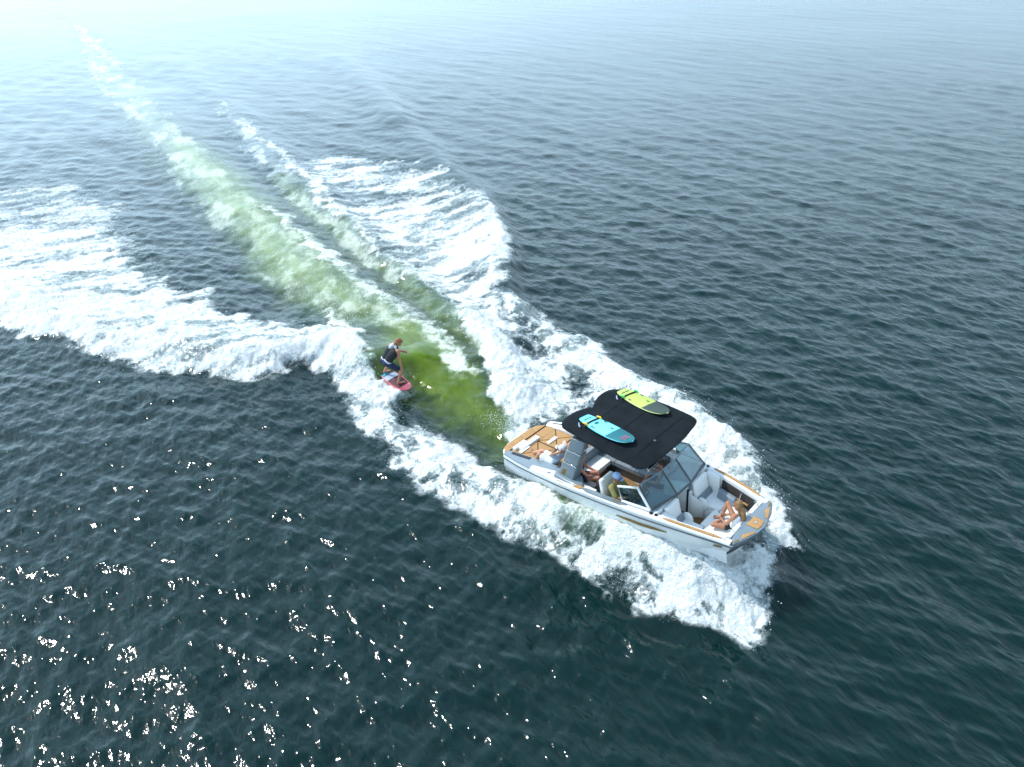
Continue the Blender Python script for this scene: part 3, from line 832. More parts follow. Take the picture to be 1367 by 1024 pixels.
# ---- cockpit furniture
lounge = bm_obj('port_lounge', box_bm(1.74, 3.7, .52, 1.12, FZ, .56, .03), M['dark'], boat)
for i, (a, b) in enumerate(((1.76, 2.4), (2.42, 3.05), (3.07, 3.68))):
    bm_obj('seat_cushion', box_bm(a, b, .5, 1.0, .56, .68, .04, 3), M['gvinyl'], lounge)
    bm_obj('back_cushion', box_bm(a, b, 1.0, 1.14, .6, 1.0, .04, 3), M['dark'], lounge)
sl = bm_obj('starboard_lounge', box_bm(1.74, 3.0, -1.14, -.55, FZ, .56, .03), M['gel'], boat)
bm_obj('seat_cushion', box_bm(1.78, 2.36, -1.02, -.5, .56, .68, .04, 3), M['vinyl'], sl)
bm_obj('seat_cushion', box_bm(2.38, 2.98, -1.02, -.5, .56, .68, .04, 3), M['vinyl'], sl)
bm_obj('back_cushion', box_bm(2.2, 3.0, -1.15, -1.02, .6, 1.0, .04, 3), M['vinyl'], sl)
bm_obj('black_bolster', box_bm(2.72, 2.97, -.80, -.56, .67, .78, .04, 3), M['black'], sl)
aft = bm_obj('aft_bench', box_bm(1.74, 2.15, -.5, .5, FZ, .56, .03), M['gel'], boat)
bm_obj('seat_cushion', box_bm(1.86, 2.3, -.5, .5, .56, .68, .04, 3), M['vinyl'], aft)
bm_obj('back_cushion', box_bm(1.73, 1.87, -.74, .74, .6, .98, .04, 3), M['gvinyl'], aft)

helm = bpy.data.objects.new('helm_seat', None); COL.objects.link(helm); helm.parent = boat
bm_obj('pedestal', tube_bm([(3.5, -.80, FZ), (3.5, -.80, .62)], .06, 10), M['dark'], helm)
bm_obj('seat_cushion', box_bm(3.28, 3.78, -1.06, -.54, .60, .74, .05, 3), M['gvinyl'], helm)
bk = bm_obj('backrest', hexa_bm([(3.20, -1.08, .66), (3.33, -1.08, .66), (3.33, -.52, .66), (3.20, -.52, .66)], [(3.06, -1.04, 1.34), (3.16, -1.04, 1.36), (3.16, -.56, 1.36), (3.06, -.56, 1.34)], .04, 3), M['vinyl'], helm)
for yy in (-1.09, -.51):
    bm_obj('armrest', box_bm(3.2, 3.62, yy - .035, yy + .035, .86, .93, .02), M['vinyl'], helm)

for nm, y0, y1 in (('starboard_console', -1.10, -.36), ('port_console', .24, 1.10)):
    cons = bm_obj(nm, hexa_bm([(4.05, y0, FZ), (4.76, y0, FZ), (4.76, y1, FZ), (4.05, y1, FZ)], [(4.0, y0, 1.02), (4.74, y0, 1.22), (4.74, y1, 1.22), (4.0, y1, 1.02)], .03), M['gel'], boat, True, 40)
    bm_obj('dash_top', hexa_bm([(4.08, y0 + .03, 1.045), (4.70, y0 + .03, 1.212), (4.70, y1 - .03, 1.212), (4.08, y1 - .03, 1.045)], [(4.08, y0 + .05, 1.085), (4.69, y0 + .05, 1.245), (4.69, y1 - .05, 1.245), (4.08, y1 - .05, 1.085)], .012), M['gvinyl'], cons)
    bm_obj('dash_panel', hexa_bm([(4.02, y0 + .1, 1.03), (4.12, y0 + .1, 1.05), (4.12, y1 - .1, 1.05), (4.02, y1 - .1, 1.03)], [(4.07, y0 + .12, 1.13), (4.13, y0 + .12, 1.14), (4.13, y1 - .12, 1.14), (4.07, y1 - .12, 1.13)], .008), M['screen'] if y0 < 0 else M['gvinyl'], cons)
    bm_obj('inner_panel', box_bm(4.1, 4.72, y1 + .002 if y0 < 0 else y0 - .03, y1 + .03 if y0 < 0 else y0 - .002, FZ + .05, 1.0, .008), M['vinyl'], cons)

sw = bmesh.new()
cw, ax = Vector((3.93, -.78, 1.08)), Vector((-.75, 0, .66)).normalized()
u_ = Vector((0, 1, 0)); v_ = ax.cross(u_)
ring = [cw + .17 * (math.cos(t) * u_ + math.sin(t) * v_) for t in (2 * math.pi * k / 20 for k in range(20))]
vs = []
for k, p in enumerate(ring):
    rad = (p - cw).normalized()
    vs.append([sw.verts.new(p + .014 * (math.cos(a) * rad + math.sin(a) * ax)) for a in (0, 1.05, 2.09, 3.14, 4.19, 5.24)])
for k in range(20):
    for j in range(6):
        sw.faces.new((vs[k][j], vs[(k + 1) % 20][j], vs[(k + 1) % 20][(j + 1) % 6], vs[k][(j + 1) % 6]))
wheel = bm_obj('steering_wheel', sw, M['black'], boat)
for k in (0, 7, 13):
    bm_obj('spoke', tube_bm([cw, ring[k]], .012, 6), M['chrome'], wheel)
bm_obj('steering_column', tube_bm([cw - ax * .01, cw - ax * .14], .03, 8), M['black'], wheel)

# walkway door standing open
door = bm_obj('walkway_door', box_bm(4.80, 4.86, .17, .24, FZ + .02, 1.05, .01), M['gel'], boat)
bm_obj('door_seal', box_bm(4.74, 4.80, .18, .23, FZ + .02, 1.05, .004), M['black'], door)
bm_obj('door_panel', hexa_bm([(4.87, .15, .34), (4.90, .15, .34), (5.14, .29, .34), (5.11, .29, .34)], [(4.87, .14, 1.02), (4.90, .14, 1.02), (5.14, .28, .80), (5.11, .28, .80)], .008), M['vinyl'], door)

# ---- bow lounge
bow = bm_obj('bow_lounge', prism_bm([(4.9, -.93), (5.4, -.86), (5.9, -.74), (6.2, -.60), (6.2, .60), (5.9, .74), (5.4, .86), (4.9, .93), (4.9, .33), (5.38, .33), (5.38, -.33), (4.9, -.33)], FZ + .01, .60, .02), M['gel'], boat, True, 40)
SEATS = [[(4.96, .35), (5.52, .35), (5.52, .83), (4.96, .93)], [(5.54, .30), (6.16, .22), (6.16, .60), (5.88, .73), (5.54, .82)],
         [(4.96, -.35), (5.52, -.35), (5.52, -.83), (4.96, -.93)], [(5.54, -.30), (6.16, -.22), (6.16, -.60), (5.88, -.73), (5.54, -.82)],
         [(5.40, -.33), (5.52, -.33), (6.16, -.20), (6.16, .20), (5.52, .28), (5.52, .33), (5.40, .33)]]
for q in SEATS:
    if q[0][1] < 0 and len(q) < 7: q = q[::-1]
    bm_obj('seat_cushion', prism_bm(q, .60, .725, .03, 3), M['vinyl'], bow, True, 50)
for sg, y0, y1 in ((1, .26, .86), (-1, .36, .86)):
    b_ = bm_obj('bow_backrest', hexa_bm([(4.84, sg * y0, .64), (5.0, sg * y0, .64), (5.0, sg * y1, .64), (4.84, sg * y1, .64)], [(4.76, sg * (y0 + .02), 1.22), (4.86, sg * (y0 + .02), 1.24), (4.86, sg * (y1 + .0), 1.24), (4.76, sg * (y1 + .0), 1.22)], .035, 3), M['vinyl'], boat, True, 50)
    bm_obj('grey_edging', hexa_bm([(4.82, sg * (y0 - .03), .62), (4.93, sg * (y0 - .03), .62), (4.93, sg * (y0 + .0), .62), (4.82, sg * (y0 + .0), .62)], [(4.73, sg * (y0 - .02), 1.20), (4.83, sg * (y0 - .02), 1.22), (4.83, sg * (y0 + .012), 1.22), (4.73, sg * (y0 + .012), 1.20)], .008), M['gvinyl'], b_)
    bm_obj('grey_band', hexa_bm([(5.0, sg * y0, .725), (5.06, sg * y0, .725), (5.06, sg * y1, .725), (5.0, sg * y1, .725)], [(4.955, sg * y0, .86), (4.985, sg * y0, .86), (4.985, sg * y1, .86), (4.955, sg * y1, .86)], .008), M['gvinyl'], b_)
    bm_obj('side_bolster', hexa_bm([(4.88, sg * .89, .64), (5.24, sg * .83, .64), (5.22, sg * .98, .64), (4.88, sg * 1.03, .64)], [(4.80, sg * .885, 1.17), (5.16, sg * .93, 1.16), (5.14, sg * 1.03, 1.16), (4.80, sg * 1.09, 1.17)], .03, 3), M['vinyl'], b_)
    c = bmesh.new(); bmesh.ops.create_uvsphere(c, u_segments=14, v_segments=10, radius=1, matrix=Matrix.Translation((5.08, sg * .33, .70)) @ Matrix.Diagonal((.15, .065, .19, 1)))
    bm_obj('arm_bolster', c, M['vinyl'], b_)
bm_obj('grey_side_cushion', hexa_bm([(5.22, .72, .72), (5.72, .62, .72), (5.72, .80, .72), (5.22, .90, .72)], [(5.24, .76, .93), (5.70, .68, .90), (5.70, .82, .90), (5.24, .90, .93)], .04, 3), M['gvinyl'], bow)
# storage opening in the port side, with its tan shelf
st_ = bm_obj('storage_opening', hexa_bm([(5.22, .93, .70), (6.18, .72, .70), (6.18, .77, .70), (5.22, .985, .70)], [(5.22, .97, 1.09), (6.18, .765, 1.03), (6.18, .79, 1.03), (5.22, .995, 1.09)], .004), M['carpet'], boat)
bm_obj('shelf', hexa_bm([(5.5, .84, .82), (6.0, .74, .82), (6.0, .79, .82), (5.5, .90, .82)], [(5.5, .84, .85), (6.0, .74, .85), (6.0, .79, .85), (5.5, .90, .85)], .004), M['teak'], st_)
bm_obj('support', tube_bm([(5.75, .74, .73), (5.80, .80, 1.06)], .015, 6), M['chrome'], st_)

# ---- bow deck with its pads
bd = bm_obj('bow_deck', prism_bm([(6.38, -.74), (6.49, -.895), (6.645, -.53), (6.72, -.24), (6.755, 0), (6.72, .24), (6.645, .53), (6.49, .895), (6.38, .74), (6.33, .40), (6.31, 0), (6.33, -.40)], 1.02, 1.118, .012), M['grey'], boat, True, 40)
bm_obj('anchor_hatch', prism_bm([(6.42, -.17), (6.67, -.17), (6.70, 0), (6.67, .17), (6.42, .17)], 1.118, 1.135, .005), M['teak'], bd)
bm_obj('hatch_latch', box_bm(6.53, 6.58, -.03, .03, 1.135, 1.145, .003), M['chrome'], bd)
for sg in (-1, 1):
    q = [(6.50, .52), (6.565, .66), (6.69, .30), (6.66, .26)]
    q = [(x, sg * y) for x, y in q][::sg]
    bm_obj('bow_pad', prism_bm(q, 1.118, 1.134, .005), M['teak'], bd)
    q = [(6.46, .82), (6.49, .85), (6.545, .71), (6.50, .69)]
    bm_obj('gold_badge', prism_bm([(x, sg * y) for x, y in q][::sg], 1.118, 1.13, .003), M['gold'], bd)
    bm_obj('bow_bolster', hexa_bm([(6.10, sg * .70, .72), (6.30, sg * .70, .72), (6.30, sg * .24, .72), (6.14, sg * .24, .72)], [(6.24, sg * .74, 1.13), (6.36, sg * .74, 1.14), (6.35, sg * .24, 1.14), (6.25, sg * .24, 1.13)], .035, 3), M['vinyl'], bd)
    bm_obj('grab_handle', tube_bm([(6.20, sg * .62, 1.13), (6.24, sg * .60, 1.18), (6.30, sg * .56, 1.18), (6.33, sg * .54, 1.13)], .011, 6), M['chrome'], bd)
bm_obj('centre_bolster', hexa_bm([(6.10, -.22, .72), (6.30, -.22, .72), (6.30, .22, .72), (6.10, .22, .72)], [(6.20, -.21, 1.06), (6.29, -.21, 1.09), (6.29, .21, 1.09), (6.20, .21, 1.06)], .035, 3), M['vinyl'], bd)

# ---- windshield
wsr = bpy.data.objects.new('windshield', None); COL.objects.link(wsr); wsr.parent = boat
B = [(4.60, -1.10, 1.26), (4.80, -.36, 1.30), (4.82, .22, 1.30), (4.66, 1.08, 1.28)]
T = [(4.22, -1.02, 1.72), (4.38, -.34, 1.79), (4.40, .20, 1.80), (4.26, .98, 1.74)]


def pane(q, parent, th=.008):
    q = [Vector(p) for p in q]
    n = (q[1] - q[0]).cross(q[2] - q[0]).normalized() * th
    return bm_obj('pane', hexa_bm([p - n for p in q], [p + n for p in q], 0), M['glass'], parent, False)


for i in range(3):
    pane([B[i], B[i + 1], T[i + 1], T[i]], wsr)
bm_obj('lower_frame', tube_bm(B, .028, 8), M['dark'], wsr)
bm_obj('top_frame', tube_bm(T, .02, 8), M['grey'], wsr)
for i in range(4):
    bm_obj('frame_post', tube_bm([B[i], T[i]], .024 if i in (1, 2) else .02, 8), M['dark'], wsr)
for sg, fm in ((-1, 'gel'), (1, 'dark')):
    q = [(4.58, sg * 1.13, 1.24), (4.20, sg * 1.07, 1.66), (3.72, sg * 1.14, 1.52), (3.86, sg * 1.19, 1.20)]
    sgp = pane(q, wsr)
    sgp.name = 'side_pane'
    bm_obj('side_frame', tube_bm(q + [q[0]], .034 if sg < 0 else .024, 8), M[fm], wsr)
bm_obj('mirror_arm', tube_bm([T[1], (4.3, -.5, 1.93)], .014, 6), M['black'], wsr)
bm_obj('mirror', box_bm(4.22, 4.27, -.72, -.36, 1.88, 2.0, .02), M['chrome'], wsr)

# ---- tower
tower = bpy.data.objects.new('tower', None); COL.objects.link(tower); tower.parent = boat
for sg in (-1, 1):
    lo = [(1.86, 1.12), (2.34, 1.15), (2.36, .84), (1.88, .84)]
    hi = [(2.32, 1.06), (2.74, 1.06), (2.74, .86), (2.34, .86)]
    z0, z1 = 1.02, 2.30
    lerp = lambda t: [(a[0] + (b[0] - a[0]) * t, sg * (a[1] + (b[1] - a[1]) * t), z0 + (z1 - z0) * t) for a, b in zip(lo, hi)]
    shr = lambda r, k: [tuple(Vector(p).lerp(sum((Vector(v) for v in r), Vector()) / 4, k)) for p in r]
    leg = bm_obj('tower_leg', hexa_bm(shr(lerp(-.02), .12), shr(lerp(1.0), .12), .01), M['dark'], tower, True, 40)
    for a, b in ((.0, .36), (.375, .66), (.675, .97)):
        bm_obj('leg_panel', hexa_bm(lerp(a), lerp(b), .03, 3), M['grey'], tower, True, 40)
    r_ = lerp(.2)
    bm_obj('leg_badge', hexa_bm([(1.98, sg * 1.125, 1.10), (2.10, sg * 1.13, 1.10), (2.10, sg * 1.10, 1.10), (1.98, sg * 1.10, 1.10)], [(2.06, sg * 1.12, 1.30), (2.16, sg * 1.122, 1.30), (2.16, sg * 1.09, 1.30), (2.06, sg * 1.09, 1.30)], .004), M['gold'], tower, False)
    bs = [(1.70, .98), (1.78, 1.24), (2.2, 1.30), (2.62, 1.30), (2.72, 1.14), (2.45, .82), (1.80, .80)]
    bb = bm_obj('tower_base', hexa_bm([(x, sg * y, .90) for x, y in bs], [(x * .9 + .215, sg * (y * .8 + .2), 1.07) for x, y in bs], .03, 3), M['grey'], tower, True, 40)
    bm_obj('gold_line', tube_bm([(1.95, sg * 1.285, .99), (2.2, sg * 1.30, 1.0), (2.45, sg * 1.285, 1.0)], .012, 6), M['gold'], tower)
    bm_obj('tower_hoop', tube_bm([(2.6, sg * .96, 2.26), (2.9, sg * .98, 2.38), (3.4, sg * 1.0, 2.40), (3.9, sg * 1.0, 2.37), (4.3, sg * 1.0, 2.30)], .03, 8), M['grey'], tower)
    bm_obj('stay', tube_bm([(2.58, sg * .97, 1.92), (2.8, sg * .99, 2.16), (3.02, sg * 1.0, 2.38)], .016, 6), M['chrome'], tower)
    bm_obj('top_bracket', tube_bm([(2.42, sg * 1.02, 2.33), (2.45, sg * 1.02, 2.39), (2.66, sg * 1.02, 2.39), (2.7, sg * 1.02, 2.33)], .02, 6), M['chrome'], tower)
for x in (2.58, 3.3, 4.1):
    bm_obj('cross_bar', tube_bm([(x, -1.0, 2.37), (x, -.5, 2.40), (x, .5, 2.40), (x, 1.0, 2.37)], .03, 8), M['grey'], tower)
bm_obj('rack_arm', hexa_bm([(1.84, .22, 2.36), (2.3, .22, 2.37), (2.3, .31, 2.37), (1.84, .31, 2.36)], [(1.86, .23, 2.43), (2.3, .23, 2.44), (2.3, .30, 2.44), (1.86, .30, 2.43)], .02), M['grey'], tower)
bm_obj('tow_knob', tube_bm([(1.86, .265, 2.42), (1.86, .265, 2.50)], .03, 8), M['chrome'], tower)

# ---- canopy
OUT = [(1.93, -.98), (1.83, -.72), (1.84, -.35), (1.98, -.05), (2.10, .07), (2.02, .22), (1.90, .50), (1.84, .85), (1.88, 1.12), (2.06, 1.30), (2.4, 1.36), (3.3, 1.30), (4.12, 1.22), (4.34, 1.17), (4.44, 1.02), (4.50, .7), (4.58, .2), (4.58, -.3), (4.52, -.9), (4.46, -1.12), (4.38, -1.23), (4.2, -1.27), (3.8, -1.26), (3.3, -1.23), (2.7, -1.14), (2.2, -1.04)]
OUT = smooth_outline(OUT, 1)
CZ = lambda x, y: 2.50 - .085 * (y / 1.3) ** 2 - .05 * ((x - 3.2) / 1.4) ** 2 + .012 * math.cos((x - 2.58) * 8.4)
rings = []
cx_, cy_ = 3.15, .02
for k, (f, dz) in enumerate(((.2, -.03), (.6, -.03), (.97, -.035), (1.0, -.035), (1.004, -.012), (.985, 0), (.9, 0), (.75, 0), (.6, 0), (.45, 0), (.3, 0), (.15, 0))):
    rings.append([(cx_ + (x - cx_) * f, cy_ + (y - cy_) * f, CZ(cx_ + (x - cx_) * f, cy_ + (y - cy_) * f) + dz) for x, y in OUT])
can = bm_obj('canopy', loft_bm(rings), M['canvas'], boat, True, 60)
for x in (2.58, 3.3, 4.1):
    ys_ = [-1.0 + .1 * i for i in range(21)]
    bm_obj('seam', tube_bm([(x, y, CZ(x, y) + .001) for y in ys_], .006, 5), M['canvas'], can)
bm_obj('patch', prism_bm([(4.1, -.32), (4.16, -.32), (4.16, -.26), (4.1, -.26)], CZ(4.13, -.3) - .002, CZ(4.13, -.3) + .008, 0), M['dark'], can)

BOAT_M = Matrix.Translation(BOAT_LOC) @ Euler(BOAT_ROT, 'XYZ').to_matrix().to_4x4()


# ================================================================ boards
def board(name, label, cat, length, width, Mx, body_mat, pads, group=None, tail=.62, nose=.38, rocker=.07, thick=.045):
    root = bpy.data.objects.new(name, None); COL.objects.link(root)
    root.matrix_world = Mx
    tag(root, label, cat, group)
    n = 24

    def half(t):                      # t 0 tail .. 1 nose
        if t < .5: w_ = tail + (1 - tail) * math.sin(min(1, t / .5) * math.pi / 2)
        else:
            u = (t - .5) / .5
            w_ = (1 - u ** 2.6) ** .62 * (1 - nose) + nose * (1 - u ** 6) ** .5
        if t < .04: w_ *= .9 + .1 * (t / .04)
        return width / 2 * w_
    zz = lambda t: rocker * (max(0, t - .45) / .55) ** 2 + .02 * (max(0, .25 - t) / .25) ** 2
    rr = []
    for i in range(n + 1):
        t = i / n
        x = (t - .5) * length; h_ = max(half(t), .012); z = zz(t)
        th = thick * (.55 + .45 * math.sin(math.pi * min(max(t, .06), .94)))
        rr.append([(x, -h_, z + th * .5), (x, -h_ * .96, z + th * .85), (x, -h_ * .6, z + th), (x, 0, z + th * 1.06), (x, h_ * .6, z + th), (x, h_ * .96, z + th * .85), (x, h_, z + th * .5), (x, h_ * .85, z + .004), (x, 0, z), (x, -h_ * .85, z + .004)])
    bm_obj('body', loft_bm(rr), body_mat, root, True, 50)

    def top(x, f):
        t = x / length + .5
        th = thick * (.55 + .45 * math.sin(math.pi * min(max(t, .06), .94)))
        return zz(t) + th * (1.06 - .06 * f * f - (.15 * max(0, f - .6) / .4))
    for pn, x0, x1, f, pm in pads:
        r2 = []
        k = 10
        for i in range(k + 1):
            x = x0 + (x1 - x0) * i / k
            h_ = half(x / length + .5) * f
            r2.append([(x, -h_, top(x, f) - .002), (x, -h_ * .97, top(x, f) + .006), (x, 0, top(x, 0) + .006), (x, h_ * .97, top(x, f) + .006), (x, h_, top(x, f) - .002)])
        bm_obj(pn, loft_bm(r2), pm, root, True, 50)
    return root, half, top


bm_ = dict(
    cyan=mat('cyan_board_skin', (.10, .52, .60), .45, var=.04), cyanpad=mat('cyan_traction_foam', (.20, .78, .82), .75, var=.05, bump=.2, bscale=90),
    teal=mat('teal_traction_foam', (.006, .13, .155), .7, var=.06, bump=.2, bscale=90), lime=mat('lime_board_skin', (.50, .58, .22), .5, var=.05),
    limepad=mat('lime_traction_foam', (.45, .60, .11), .75, var=.06, bump=.2, bscale=90), olive=mat('olive_traction_foam', (.035, .055, .045), .75, var=.06, bump=.2, bscale=90),
    yellow=mat('yellow_clip', (.75, .50, .03), .5), greenc=mat('green_clip', (.04, .55, .09), .5), red=mat('red_print', (.45, .03, .10), .5),
    pink=mat('pink_red_board_skin', (.80, .13, .15), .4, var=.1, scale=4), maroon=mat('maroon_traction_foam', (.07, .018, .022), .7, var=.12),
    bluepad=mat('teal_tail_foam', (.03, .28, .42), .7, var=.5, scale=30), palepad=mat('pale_grey_deck', (.35, .40, .48), .6, var=.15), ink=mat('dark_print', (.02, .05, .06), .6),
    silver=mat('silver_hook', (.5, .5, .6), .3, metal=.8),
)


def rack_board(label, cx, cy, yaw, body, pad, front, clip, mark):
    Mx = BOAT_M @ Matrix.Translation((cx, cy, CZ(cx, cy) + .022)) @ Matrix.Rotation(R(-3), 4, 'X') @ Matrix.Rotation(yaw, 4, 'Z')
    L_ = 1.62
    root, half, top = board('wakesurf_board', label, 'surfboard', L_, .54, Mx, body,
                            [('traction_pad', -.78, .16, .93, pad), ('nose_pad', .18, .79, .96, front)], 'boards strapped on the canopy', nose=.42)
    # strap across the tail with a clip at each rail
    h_ = half(-.50 / L_ + .5)
    bm_obj('strap', tube_bm([(-.50, -h_ - .05, .0), (-.50, -h_ * .8, top(-.5, .8) + .02), (-.50, 0, top(-.5, 0) + .02), (-.50, h_ * .8, top(-.5, .8) + .02), (-.50, h_ + .05, .0)], .022, 8), M['black'], root)
    for sg in (-1, 1):
        bm_obj('clip', hexa_bm([(-.60, sg * (h_ - .018), .045), (-.42, sg * (h_ - .018), .045), (-.42, sg * (h_ + .018), .045), (-.60, sg * (h_ + .018), .045)], [(-.59, sg * (h_ - .012), .075), (-.46, sg * (h_ - .012), .10), (-.46, sg * (h_ + .01), .10), (-.59, sg * (h_ + .01), .075)], .01), clip, root)
    bm_obj('hook', tube_bm([(-.70, -.26, .01), (-.62, -.33, .01), (-.55, -.36, .005)], .018, 6), bm_['silver'], root)
    for x in (-.68,):
        bm_obj('tail_slot', box_bm(x, x + .03, -.12, .12, top(x, 0) - .003, top(x, 0) + .010, 0), bm_['ink'], root)
    for (x, y) in ((-.30, -.19), (-.27, .20)):
        bm_obj('grip_slot', box_bm(x - .05, x + .05, y - .016, y + .016, top(x, .6) - .001, top(x, .6) + .011, 0), bm_['ink'], root)
    # printed marks
    bm_obj('print', box_bm(.0, .05, .08, .11, top(.02, .3) + .002, top(.02, .3) + .0075, 0), bm_['ink'], root)
    bm_obj('print', box_bm(.06, .085, .05, .13, top(.07, .3) + .002, top(.07, .3) + .0075, 0), bm_['ink'], root)
    if mark:
        zt = top(.62, .3) + .0035
        for k, (s_, mm) in enumerate(((.085, bm_['red']), (.062, front), (.03, bm_['red']))):
            q = [(.60 + s_, 0), (.60, s_), (.60 - s_, 0), (.60, -s_)] if k == 2 else [(.60 - s_, -s_), (.60 + s_, -s_), (.60 + s_, s_), (.60 - s_, s_)]
            e = bm_obj('emblem', prism_bm(q, zt - .012, zt + .003 + .003 * k, 0), mm, root, False)
        bm_obj('tail_print', box_bm(-.42, -.32, -.05, .07, top(-.37, .2) + .002, top(-.37, .2) + .0075, 0), bm_['teal'], root)
    return root


rack_board('cyan wakesurf board with a teal nose strapped on the canopy', 3.04, -.60, R(-9), bm_['cyan'], bm_['cyanpad'], bm_['teal'], bm_['yellow'], True)
rack_board('lime green wakesurf board with a dark nose strapped on the canopy', 3.02, .93, R(-12), bm_['lime'], bm_['limepad'], bm_['olive'], bm_['greenc'], False)

# ================================================================ people
def capsule(bm, a, b, ra, rb, seg=10, flat=None):
    a, b = Vector(a), Vector(b)
    d = (b - a)
    L_ = d.length
    d = d.normalized() if L_ > 1e-6 else Vector((0, 0, 1))
    u = d.cross(Vector((0, 0, 1)))
    if u.length < .1: u = d.cross(Vector((1, 0, 0)))
    u.normalize(); v = u.cross(d)
    rings = []
    for k in range(1, 4):
        t = -math.pi / 2 + k * math.pi / 8
        rings.append((a + d * ra * math.sin(t), ra * math.cos(t)))
    rings += [(a, ra), (b, rb)]
    for k in range(1, 4):
        t = k * math.pi / 8
        rings.append((b + d * rb * math.sin(t), rb * math.cos(t)))
    vs = [[bm.verts.new(c + r * (math.cos(2 * math.pi * i / seg) * u + math.sin(2 * math.pi * i / seg) * v)) for i in range(seg)] for c, r in rings]
    p0 = bm.verts.new(a - d * ra); p1 = bm.verts.new(b + d * rb)
    for i in range(seg):
        j = (i + 1) % seg
        bm.faces.new((p0, vs[0][i], vs[0][j])); bm.faces.new((p1, vs[-1][j], vs[-1][i]))
        for q in range(len(vs) - 1):
            bm.faces.new((vs[q][i], vs[q + 1][i], vs[q + 1][j], vs[q][j]))


def ellipsoid(bm, c, r, rot=None, seg=16):
    mx = Matrix.Translation(c) @ (rot.to_4x4() if rot else Matrix()) @ Matrix.Diagonal((*r, 1))
    bmesh.ops.create_uvsphere(bm, u_segments=seg, v_segments=seg * 3 // 4, radius=1, matrix=mx)


def remeshed(name, bm, voxel, material, parent, smooth_it=2, ratio=.5):
    me = bpy.data.meshes.new(name + '_raw')
    bmesh.ops.recalc_face_normals(bm, faces=bm.faces)
    bm.to_mesh(me); bm.free()
    o = bpy.data.objects.new(name, me); COL.objects.link(o)
    md = o.modifiers.new('r', 'REMESH'); md.mode = 'VOXEL'; md.voxel_size = voxel; md.use_smooth_shade = True
    if smooth_it:
        sm = o.modifiers.new('s', 'SMOOTH'); sm.factor = .5; sm.iterations = smooth_it
    if ratio < 1:
        dc = o.modifiers.new('d', 'DECIMATE'); dc.ratio = ratio
    dg = bpy.context.evaluated_depsgraph_get()
    new = bpy.data.meshes.new_from_object(o.evaluated_get(dg))
    o.modifiers.clear(); o.data = new; new.name = name
    bpy.data.meshes.remove(me)
    new.materials.clear(); new.materials.append(material)
    new.polygons.foreach_set('use_smooth', np.ones(len(new.polygons), bool))
    o.parent = parent
    return o


def V(*a): return Vector(a)


SK = dict(
    light=mat('fair_skin', (.52, .27, .17), .5, var=.07, sss=.1), tan=mat('tanned_skin', (.42, .19, .105), .5, var=.07, sss=.1), brown=mat('sunburnt_skin', (.45, .20, .13), .5, var=.08, sss=.1),
    eye=mat('eye', (.02, .015, .012), .2), lip=mat('lips', (.38, .12, .10), .5),
    blond=mat('blond_hair', (.22, .115, .04), .6, var=.3, scale=30), brownhair=mat('brown_hair', (.055, .028, .014), .6, var=.3, scale=30), grey=mat('grey_hair', (.25, .23, .2), .6, var=.3, scale=30),
    ginger=mat('ginger_hair', (.26, .11, .035), .6, var=.3, scale=30),
    olive=mat('khaki_shirt', (.29, .245, .085), .85, var=.1, scale=8, bump=.3, bscale=40), white=mat('white_cotton', (.75, .77, .78), .85, var=.05, scale=8, bump=.3, bscale=40),
    pale=mat('pale_blue_shirt', (.50, .58, .68), .85, var=.08, scale=8, bump=.3, bscale=40), black=mat('black_neoprene', (.012, .013, .016), .7, var=.2, bump=.2),
    navy=mat('navy_boardshorts', (.014, .028, .07), .8, var=.2, bump=.2), denim=mat('black_denim_shorts', (.018, .02, .024), .85, var=.2, bump=.2),
    cap=mat('pale_cap_fabric', (.62, .66, .72), .85, var=.05), capblue=mat('blue_cap_fabric', (.36, .50, .76), .8, var=.06), grip=mat('pale_grey_panel', (.55, .58, .62), .7),
)


